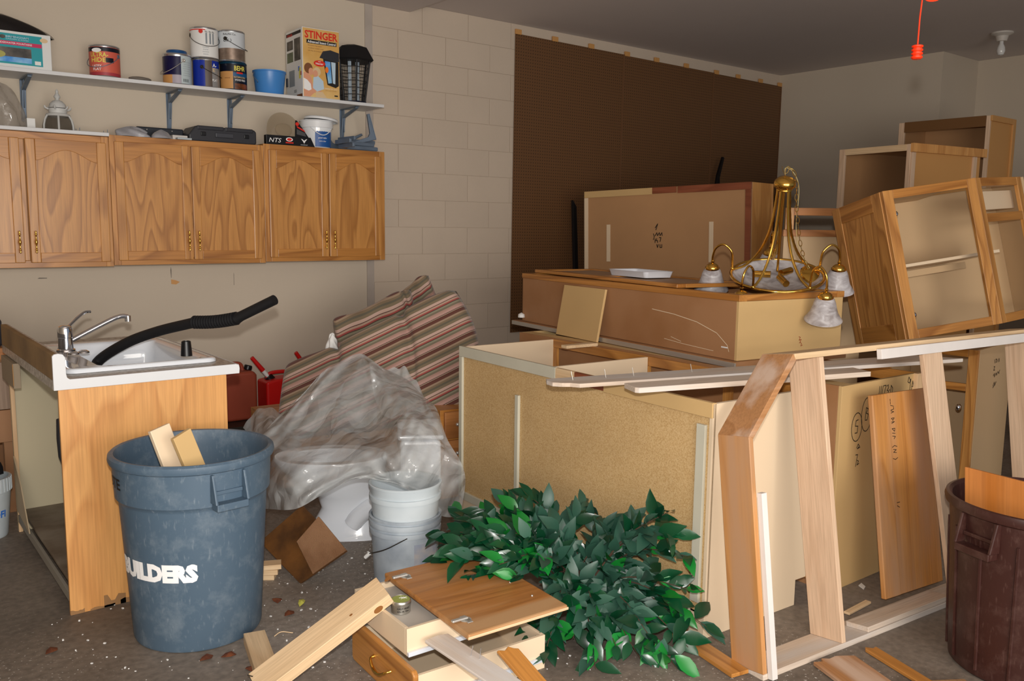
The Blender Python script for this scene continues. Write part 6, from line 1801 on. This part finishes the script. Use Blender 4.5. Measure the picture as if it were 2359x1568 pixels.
# thin board with nails
tb = board('thin_board', 'thin greyish board with two nails sticking up, lying over the drawer slide', 'board', (1.442, 2.210, 0.190), (1.478, 1.817, 0.165), 0.085, 0.009, (0, 0, 1), 'white_wood', 'boards in the foreground', ends=[(0.03, 0.5), (0.0, 0.1), (0.0, -0.5), (1, -0.5), (1, 0.5)])
for (x, y, d) in ((0.16, 0.012, 0.012), (0.19, 0.022, 0.008)):
    MB().tube([(x, y, 0.009), (x + d, y - 0.004, 0.05)], 0.0013, 6).build('nail', 'chrome', tb)
board('oak_board', 'broken oak board pointing up beside the thin nailed one', 'board', (1.603, 2.060, 0.170), (1.645, 1.890, 0.060), 0.075, 0.012, (0, 0, 1), 'oak_h', 'boards in the foreground', ends=[(0.0, -0.5), (0.06, -0.2), (0.03, 0.1), (0.1, 0.3), (0.14, 0.5), (1, 0.5), (1, -0.5)])

# ================================================================ brass chandelier standing on the long cabinet
cr = Vector((0.787, -0.617, 0))          # towards the right of the picture
cc = Vector((-0.617, -0.787, 0))         # towards us
CC = Vector((3.69, 2.575, 1.277))
Xc = Matrix(((cr.x, -cc.x, 0, CC.x), (cr.y, -cc.y, 0, CC.y), (0, 0, 1, CC.z), (0, 0, 0, 1))) @ Matrix.Rotation(R_(18), 4, 'X') @ Matrix.Rotation(R_(-3.6), 4, 'Y')
t = thing('chandelier', 'polished brass chandelier with alabaster glass shades on the long cabinet', 'chandelier')
t.matrix_world = Xc
RR = 0.222
MB().tube([(RR * math.cos(a), RR * math.sin(a), 0) for a in [2 * PI * i / 72 for i in range(72)]], 0.008, 10, closed=True).build('ring', 'brass', t, smooth=True)
MB().lathe([(0.001, -0.062), (0.06, -0.058), (0.13, -0.042), (0.18, -0.022), (0.214, 0.0), (0.209, 0.002), (0.176, -0.016), (0.13, -0.035), (0.06, -0.05), (0.001, -0.054)], 56).build('glass_bowl', 'glass', t, smooth=True)
MB().lathe([(0.001, 0.5), (0.012, 0.498), (0.03, 0.492), (0.047, 0.478), (0.052, 0.462), (0.048, 0.447), (0.036, 0.438), (0.038, 0.433), (0.032, 0.428), (0.001, 0.428)], 40).build('top_dome', 'brass', t, smooth=50)
MB().tube([(0, 0, 0.43), (0, 0, 0.02)], 0.006, 10).build('centre_rod', 'brass', t, smooth=True)
A0 = R_(9)
angs = [A0 - R_(72) * k for k in range(5)]       # clockwise seen from above, starting at the right
for k, a in enumerate(angs):
    ca_, sa_ = math.cos(a), math.sin(a)
    rad = lambda r, z: (r * ca_, r * sa_, z)
    st = spline([rad(0.028, 0.44), rad(0.038, 0.32), rad(0.056, 0.21), rad(0.095, 0.11), rad(0.155, 0.035), rad(RR, 0.0)], 40)
    MB().tube(st, [0.0062 + 0.0009 * (i % 2) for i in range(41)], 8).build('stem', 'brass', t, smooth=True)
    arm = spline([rad(RR, 0.0), rad(RR + 0.002, 0.055), rad(RR + 0.012, 0.10), rad(RR + 0.05, 0.128), rad(RR + 0.088, 0.105), rad(RR + 0.102, 0.06), rad(RR + 0.102, 0.028)], 36)
    ao = MB().tube(arm, 0.0055, 10).build('arm', 'brass', t, smooth=True)
    MB().ball(rad(RR, 0.006), 0.010).build('ball_joint', 'brass', ao, smooth='all')
    c3 = rad(RR + 0.102, 0)
    MB().lathe([(0.001, 0.04), (0.007, 0.038), (0.009, 0.03), (0.006, 0.022), (0.02, 0.016), (0.03, 0.008), (0.032, 0.0), (0.036, -0.002), (0.036, -0.008), (0.03, -0.010)], 24, c=c3).build('cap', 'brass', ao, smooth=40)
    MB().lathe([(0.03, -0.006), (0.042, -0.016), (0.05, -0.035), (0.056, -0.06), (0.064, -0.085), (0.08, -0.11), (0.087, -0.12), (0.085, -0.121), (0.076, -0.112), (0.055, -0.087), (0.047, -0.06), (0.042, -0.035), (0.035, -0.018), (0.025, -0.010)], 36, c=c3).build('shade', 'glass', ao, smooth=True)
for k in range(3):
    a = A0 + 0.5 + 2.1 * k
    MB().tube([(0.03 * math.cos(a), 0.03 * math.sin(a), 0.0), (0.11 * math.cos(a), 0.11 * math.sin(a), -0.005)], 0.017, 12).build('lamp_socket', 'brass', t, smooth=40)
MB().lathe([(0.001, 0.03), (0.02, 0.025), (0.055, 0.01), (0.058, 0.0), (0.001, 0.0)], 28).build('canopy', 'brass', t, smooth=40, loc=(0.16, -0.02, -0.004), rot=(0.5, 0.35, 0))
# chain and wire hanging from the top, down the right side
chp = spline([(0.0, 0, 0.50), (0.01, 0.0, 0.535), (0.035, 0.0, 0.52), (0.055, 0.0, 0.46), (0.062, -0.005, 0.36), (0.075, -0.005, 0.28), (0.10, 0.0, 0.16), (0.13, 0.0, 0.07), (0.15, -0.01, 0.02)], 120)
link = None
acc, last, flip = 0.0, chp[0], 0
for i in range(1, len(chp)):
    acc += (chp[i] - last).length
    if acc >= 0.026:
        d = (chp[i] - chp[i - 1]).normalized()
        if link is None:
            mb = MB()
            mb.tube([(0.017 * math.cos(q), 0.0075 * math.sin(q), 0) for q in [2 * PI * j / 16 for j in range(16)]], 0.0016, 6, closed=True)
            lo = mb.build('chain_link', mat('pale_brass', '#d9bd72', 0.2, 1.0), t, smooth=True)
            link = lo
        else:
            lo = link.copy(); COL.objects.link(lo); lo.parent = t
        lo.matrix_local = frame_of(chp[i], chp[i] + d, (0.2, 1, 0.1)) @ Matrix.Rotation(PI / 2 * (flip % 2), 4, 'X')
        flip += 1
        acc, last = 0.0, chp[i]
    else:
        last = chp[i]
MB().tube([p + Vector((-0.012 * math.sin(i * 0.09), 0.004, 0)) for i, p in enumerate(chp)], 0.0016, 6).build('wire', mat('clear_wire', '#b9a878', 0.3), t, smooth=True)
MB().tube(spline([(0.0, 0, 0.5), (-0.012, 0, 0.52), (-0.02, 0, 0.545)], 8), 0.0014, 6).build('wire_end', 'brass', t, smooth=True)

# ================================================================ artificial ficus branches
rnd = random.Random(42)
PB = Vector((2.240, 2.384, 0.100))
t = thing('ficus_branches', 'heap of artificial ficus branches with glossy green leaves on the floor', 'plant', (PB.x, PB.y, 0))
T0 = Vector((PB.x, PB.y, 0))
ends = [(1.803, 2.735, 0.300), (1.729, 2.594, 0.260), (1.927, 2.803, 0.330), (1.985, 2.718, 0.360), (2.088, 2.696, 0.400), (2.191, 2.669, 0.410), (2.132, 2.514, 0.360),
        (2.379, 2.530, 0.370), (2.382, 2.480, 0.300), (2.377, 2.344, 0.340), (2.369, 2.234, 0.390), (2.359, 2.057, 0.470), (2.345, 1.932, 0.340), (2.346, 2.012, 0.400),
        (2.343, 1.841, 0.110), (2.347, 1.912, 0.220), (2.171, 1.829, 0.020), (2.106, 1.939, 0.030), (1.944, 1.991, 0.020), (1.836, 2.130, 0.050), (1.845, 2.211, 0.070),
        (1.909, 2.201, 0.120), (1.827, 2.433, 0.330), (2.215, 1.992, 0.080), (2.284, 1.879, 0.040), (2.280, 2.260, 0.220), (2.178, 2.448, 0.290), (1.703, 2.407, 0.270),
        (2.067, 2.016, 0.050), (1.975, 2.140, 0.060), (1.806, 2.277, 0.280), (2.358, 2.108, 0.200), (2.212, 2.098, 0.140), (1.823, 2.550, 0.320), (1.998, 2.524, 0.350), (2.337, 1.979, 0.100),
        (1.747, 2.583, 0.310), (1.825, 2.625, 0.340), (1.889, 2.629, 0.360), (1.954, 2.604, 0.380), (2.075, 2.608, 0.390), (1.954, 2.377, 0.360), (1.707, 2.455, 0.310), (1.781, 2.320, 0.320), (1.832, 2.494, 0.360), (1.933, 2.288, 0.310), (2.351, 2.173, 0.300), (2.296, 2.303, 0.290), (2.006, 2.224, 0.150), (2.060, 2.098, 0.100), (2.165, 1.904, 0.050)]
leaf_ms = []
def leaf_mesh(L_, W_, fold, bend):
    """pointed oval with a folded midrib and a drooping tip"""
    prof = [(0.0, 0.06), (0.16, 0.62), (0.38, 1.0), (0.62, 0.88), (0.84, 0.42), (1.0, 0.0)]
    vs, fs = [], []
    for i, (u, w) in enumerate(prof):
        z = -bend * u * u * L_
        vs += [(u * L_, -w * W_ / 2, z + fold * w * W_ / 2), (u * L_, 0, z), (u * L_, w * W_ / 2, z + fold * w * W_ / 2)]
    for i in range(len(prof) - 1):
        a, b2 = i * 3, i * 3 + 3
        fs += [(a, b2, b2 + 1, a + 1), (a + 1, b2 + 1, b2 + 2, a + 2)]
    return vs, fs
for (mname, share) in (('leafdark', 3), ('leafblue', 2), ('leafbright', 1)):
    for k in range(2):
        vs, fs = leaf_mesh(0.084 + 0.016 * k, 0.041 + 0.006 * k, 0.22 + 0.1 * k, 0.22 + 0.12 * k)
        me = bpy.data.meshes.new('leaf')
        me.from_pydata(vs, [], fs)
        me.polygons.foreach_set('use_smooth', [True] * len(me.polygons))
        me.materials.append(M[mname])
        leaf_ms.append((me, mname))
pool = {'leafdark': [m_ for m_, n in leaf_ms if n == 'leafdark'], 'leafblue': [m_ for m_, n in leaf_ms if n == 'leafblue'], 'leafbright': [m_ for m_, n in leaf_ms if n == 'leafbright']}
spots = []
for bi, e in enumerate(ends):
    e = Vector(e)
    base = PB + Vector((rnd.uniform(-0.05, 0.05), rnd.uniform(-0.05, 0.05), rnd.uniform(-0.06, 0.03)))
    mid = base.lerp(e, 0.5) + Vector((0, 0, 0.05 + 0.04 * rnd.random()))
    path = spline([base, mid, e], 16)
    MB().tube([p - T0 for p in path], [0.004 - 0.0026 * i / 16 for i in range(17)], 5).build('twig', 'bark', t, smooth=True)
    far = (e - PB).length
    n = int(8 + 26 * far)
    if e.x * 0.787 - e.y * 0.617 < 0.1:
        n = int(n * 1.25)
    for j in range(n):
        u = 0.22 + 0.78 * (j + rnd.random() * 0.7) / n
        u = min(u, 1.0)
        i = min(int(u * 16), 15)
        p = path[i].lerp(path[i + 1], u * 16 - i)
        d = (path[i + 1] - path[i]).normalized()
        spots.append((p, d, u, bi))
spots.sort(key=lambda q: (q[0] - CAM).length)
rest = {'leafdark': MB(), 'leafblue': MB(), 'leafbright': MB()}
for k, (p, d, u, bi) in enumerate(spots):
    rx = p.x * 0.787 - p.y * 0.617         # how far to the right in the picture
    rv = rnd.random()
    mid_zone = 0.13 < rx < 0.52 and p.z > 0.1
    if mid_zone:
        kind = 'leafblue' if rv < 0.75 else ('leafdark' if rv < 0.95 else 'leafbright')
    else:
        kind = 'leafdark' if rv < 0.72 else ('leafbright' if rv < 0.9 else 'leafblue')
    side = Vector((rnd.uniform(-1, 1), rnd.uniform(-1, 1), rnd.uniform(-0.35, 0.75)))
    x = (d * 0.9 + side * 0.95).normalized()
    up = (Vector((-0.45, -0.6, 0.75)) + Vector((rnd.uniform(-0.7, 0.7), rnd.uniform(-0.7, 0.7), rnd.uniform(-0.4, 0.5)))).normalized()
    Xl = frame_of(p - T0, p - T0 + x, up) @ Matrix.Scale(rnd.uniform(0.75, 1.2), 4)
    tip = Xl @ Vector((0.08, 0, -0.02))
    if tip.z < 0.004:
        Xl = Matrix.Translation((0, 0, 0.006 - tip.z)) @ Xl
    me = rnd.choice(pool[kind])
    if k < 300:
        o = bpy.data.objects.new('leaf', me)
        COL.objects.link(o)
        o.parent = t
        o.matrix_local = Xl
    else:
        rest[kind]._add([Xl @ v.co for v in me.vertices], [tuple(f.vertices) for f in me.polygons])
allr = MB()
for ci, kind in enumerate(('leafdark', 'leafblue', 'leafbright')):
    allr.cur = ci
    allr._add(rest[kind].v, rest[kind].f)
if allr.v:
    o = allr.build('more_leaves', ['leafdark', 'leafblue', 'leafbright'], t, smooth='all')
    o['kind'] = 'stuff'
print('leaves', len(spots))

# ================================================================ litter on the floor
dry = mat('dry_leaf', '#5b2f1c', 0.8, c2='#7c4527', vscale=30)
def litter(name, lab, px, pts, m, group, rz):
    mb = MB()
    n = len(pts)
    vs = [(p[0], p[1], 0.002 + 0.006 * ((i * 7) % 3) / 2) for i, p in enumerate(pts)] + [(sum(p[0] for p in pts) / n, sum(p[1] for p in pts) / n, 0.012)]
    mb._add(vs, [(i, (i + 1) % n, n) for i in range(n)])
    o = mb.build(name, m, None, solid=0.001, loc=px, rot=(0, 0, rz))
    return tag(o, lab, 'leaf' if 'leaf' in name else 'litter', group)
lf = [(0, 0), (0.02, 0.012), (0.045, 0.016), (0.065, 0.004), (0.045, -0.012), (0.02, -0.014)]
for k, (p, rz, lab) in enumerate((
        ((1.284, 3.026, 0.000), 0.3, 'dry red-brown leaf on the floor right of the grey can'),
        ((1.310, 3.151, 0.000), 1.2, 'small dry leaf close to the right side of the grey can'),
        ((1.457, 2.897, 0.000), 2.1, 'dry leaf on the floor left of the propped pine stud'),
        ((0.909, 2.874, 0.000), 0.1, 'dry leaf on the floor just below the grey can'),
        ((1.027, 2.843, 0.000), 2.8, 'dry leaf between the grey can and the stud offcut'),
        ((0.498, 3.238, 0.000), 0.5, 'dry leaf on the bare floor at the lower left'),
        ((1.036, 2.687, 0.000), 1.7, 'dry leaf touching the stud offcut at the bottom'))):
    litter('dry_leaf', lab, p, [(x * 0.8, y * 1.3) for x, y in lf], dry, 'dry leaves on the floor', rz)
litter('yellow_leaf', 'pale yellow-green leaf on the floor between the grey can and the drawers', (1.366, 3.070, 0.000), [(x * 1.1, y * 0.9) for x, y in lf], mat('yellow_green_leaf', '#c8c65a', 0.6), None, 0.9)
tag(MB().tube(spline([(1.185, 2.889, 0.004), (1.215, 2.895, 0.010), (1.251, 2.874, 0.004)], 10), 0.002, 5).build('straw', 'pine', None), 'curved dry straw on the floor above the stud offcut', 'litter')
gr = MB()
rq = random.Random(9)
for k in range(420):
    u, v = rq.random(), rq.random()
    x = 0.55 + 1.5 * u; y = 2.0 + 1.55 * v
    if (x - GX) ** 2 + (y - GY) ** 2 < 0.24 ** 2:
        continue
    s_ = 0.0012 + 0.0032 * rq.random() ** 2
    X = Matrix.Translation((x, y, s_ * 0.4)) @ Matrix.Rotation(rq.uniform(0, 3), 4, 'Z')
    gr.box((-s_, -s_ * 0.7, -s_ * 0.4), (s_, s_ * 0.7, s_ * 0.5), X=X)
go = gr.build('plaster_crumbs', 'paper', None)
tag(go, 'white plaster crumbs and dust scattered over the concrete floor', 'crumbs')
go['kind'] = 'stuff'
